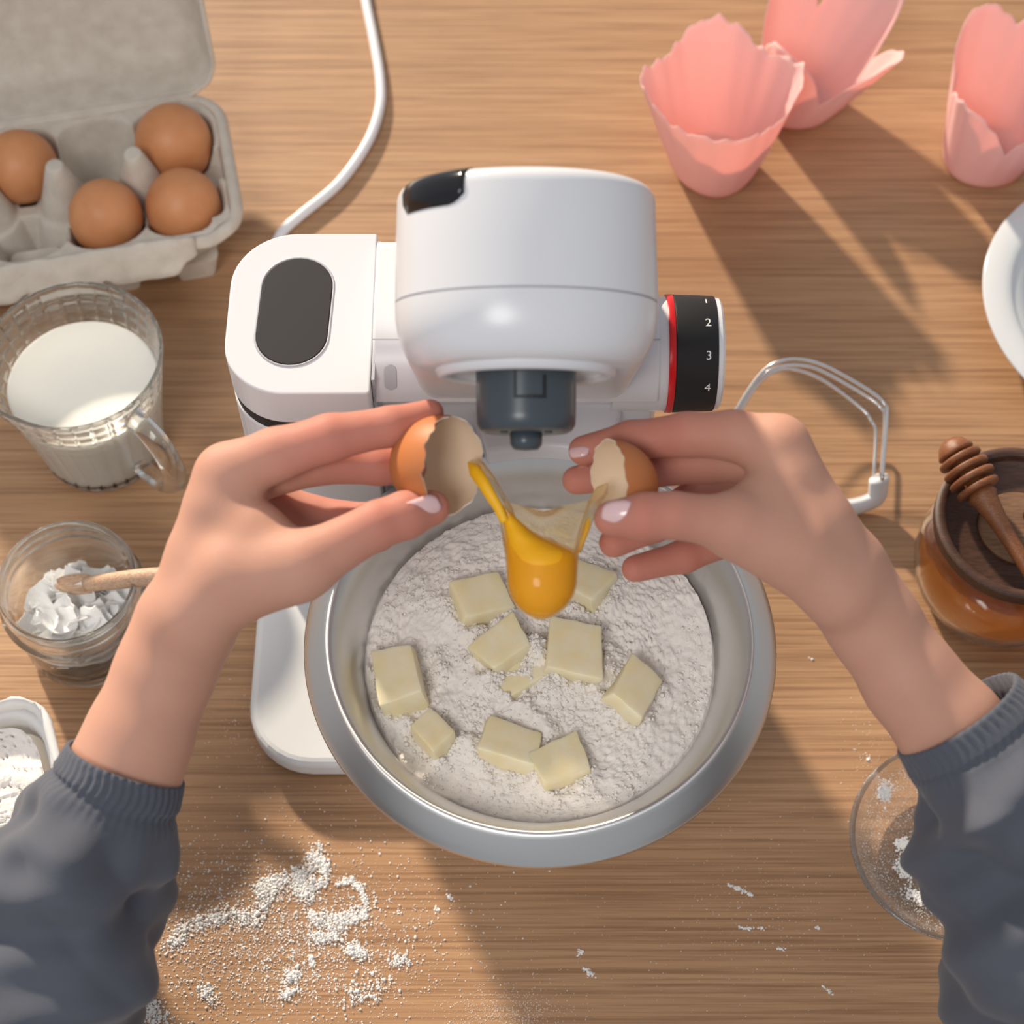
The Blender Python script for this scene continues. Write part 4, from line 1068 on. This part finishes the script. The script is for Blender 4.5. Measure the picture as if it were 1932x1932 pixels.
rh = hand('right_arm',
    palm=[J((1582, 1075, -6, 15.5), (1468, 845, -4, 12.5)), J((1582, 1085, -20, 15), (1460, 860, -20, 12)), J((1578, 1095, -36, 14), (1452, 890, -38, 11.5)), J((1566, 1105, -48, 12), (1448, 925, -54, 10.5)),
          J((1580, 1110, 0, 15.5), (1500, 1040, 6, 15), (1390, 995, 11, 12.5))],
    web=[J((1478, 915, -2, 13.5), (1440, 960, 3, 13), (1390, 985, 7, 11)), J((1530, 1000, -4, 17), (1470, 990, 2, 16))],
    fingers=[J((1466, 842, -6, 12), (1385, 822, -8, 10), (1295, 820, -12, 8.8), (1190, 831, -18, 7.8), (1100, 850, -22, 6.2)),
             J((1460, 862, -22, 11.2), (1330, 870, -26, 8.8), (1210, 887, -28, 7.8), (1088, 906, -28, 6.1)),
             J((1452, 893, -40, 10.8), (1335, 926, -38, 8.6), (1235, 988, -30, 7.4), (1158, 1024, -24, 6.3)),
             J((1448, 930, -54, 9.5), (1375, 1015, -48, 7.6), (1290, 1050, -42, 6.8), (1198, 1073, -36, 5.8)),
             J((1490, 1035, 6, 14), (1385, 988, 15, 11), (1270, 972, 22, 8.8), (1215, 974, 23, 8.8), (1154, 978, 20, 7.0))],
    arm=J((1588, 1082, -16, 18.5), (1650, 1180, -14, 17.5), (1720, 1285, -14, 18.5), (1795, 1375, -14, 20.5), (1865, 1470, -14, 22)),
    nails=[(cp(1166, 972, 28.6), cp(1140, 978, 26)-cp(1215, 972, 31), -FW*.95-UP*.1, .0070, .0054),
           (cp(1092, 845, -16.5), cp(1072, 850, -20)-cp(1130, 842, -15), -FW*.7+UP*.6, .0045, .0038)])
rh['label'] = 'bare right hand and forearm'
def sleeve(name, axis, rad, sq, seed, cuff_len):
    """loose sleeve with a gathered cuff; axis pixel points, radii in millimetres"""
    rs = np.random.RandomState(seed); ph = rs.rand(20)*6.28
    P = catmull([cp(x, y, c) for x, y, c in axis], 14); n = len(P); na = 160
    R = np.interp(np.linspace(0, 1, n), np.linspace(0, 1, len(rad)), rad)*.001
    v = []; rows = []
    L_ = [0]
    for i in range(1, n): L_.append(L_[-1]+(P[i]-P[i-1]).length)
    nrm = None
    for i in range(n):
        t = (P[min(i+1, n-1)]-P[max(i-1, 0)]).normalized()
        bx = FW.cross(t).normalized(); by = t.cross(bx)
        s = L_[i]; cuff = s < cuff_len
        row = []
        for j in range(na):
            a = 2*PI*j/na
            r = R[i]
            q = max(0, min(1, (s-cuff_len)/.02))
            fold = .0022*math.sin(9*a+ph[0]+1.2*math.sin(s*60+ph[1]))*math.exp(-max(0, s-cuff_len)/.035)*q
            fold += q*(.0042*math.sin(3*a+s*75+ph[2])+.0034*math.sin(2*a-s*110+ph[3])+.0026*abs(math.sin(2.5*a+s*85+ph[4]))+.0016*math.sin(4*a-s*260+ph[5]))
            if cuff: fold += .00055*math.sin(46*a+ph[6]+2*math.sin(s*300))
            else: fold += .0004*math.sin(46*a+ph[6])*max(0, 1-(s-cuff_len)/.01)
            if abs(s-cuff_len) < .0016: r -= .0008
            rr_ = r+fold
            row.append(P[i]+bx*(rr_*math.cos(a))+by*(rr_*math.sin(a)*sq))
        rows.append(row)
    # turned-in cuff edge
    t = (P[1]-P[0]).normalized()
    cen = P[0]
    lip1 = [cen+(p-cen)*.985-t*.0014 for p in rows[0]]; lip2 = [cen+(p-cen)*.94-t*.0012 for p in rows[0]]; lip3 = [cen+(p-cen)*.92+t*.012 for p in rows[0]]
    rows = [lip3, lip2, lip1]+rows
    v = [p-PO for row in rows for p in row]
    f = [(i*na+j, i*na+(j+1) % na, (i+1)*na+(j+1) % na, (i+1)*na+j) for i in range(len(rows)-1) for j in range(na)]
    o = fix_normals(mesh(name, v, f, M['cloth'], person)); return o
s1 = sleeve('sleeve', [(236, 1446, -14), (214, 1500, -14), (165, 1600, -14), (115, 1720, -14), (70, 1850, -14), (30, 2000, -14), (0, 2160, -14)], [25, 27, 36, 40, 43, 46, 50], 1.12, 2, .0115)
s2 = sleeve('sleeve', [(1808, 1352, -14), (1848, 1408, -14), (1905, 1510, -14), (1952, 1640, -14), (1990, 1790, -14), (2030, 1950, -14), (2060, 2120, -14)], [28.5, 31, 38, 42, 44, 46, 50], 1.1, 9, .0115)
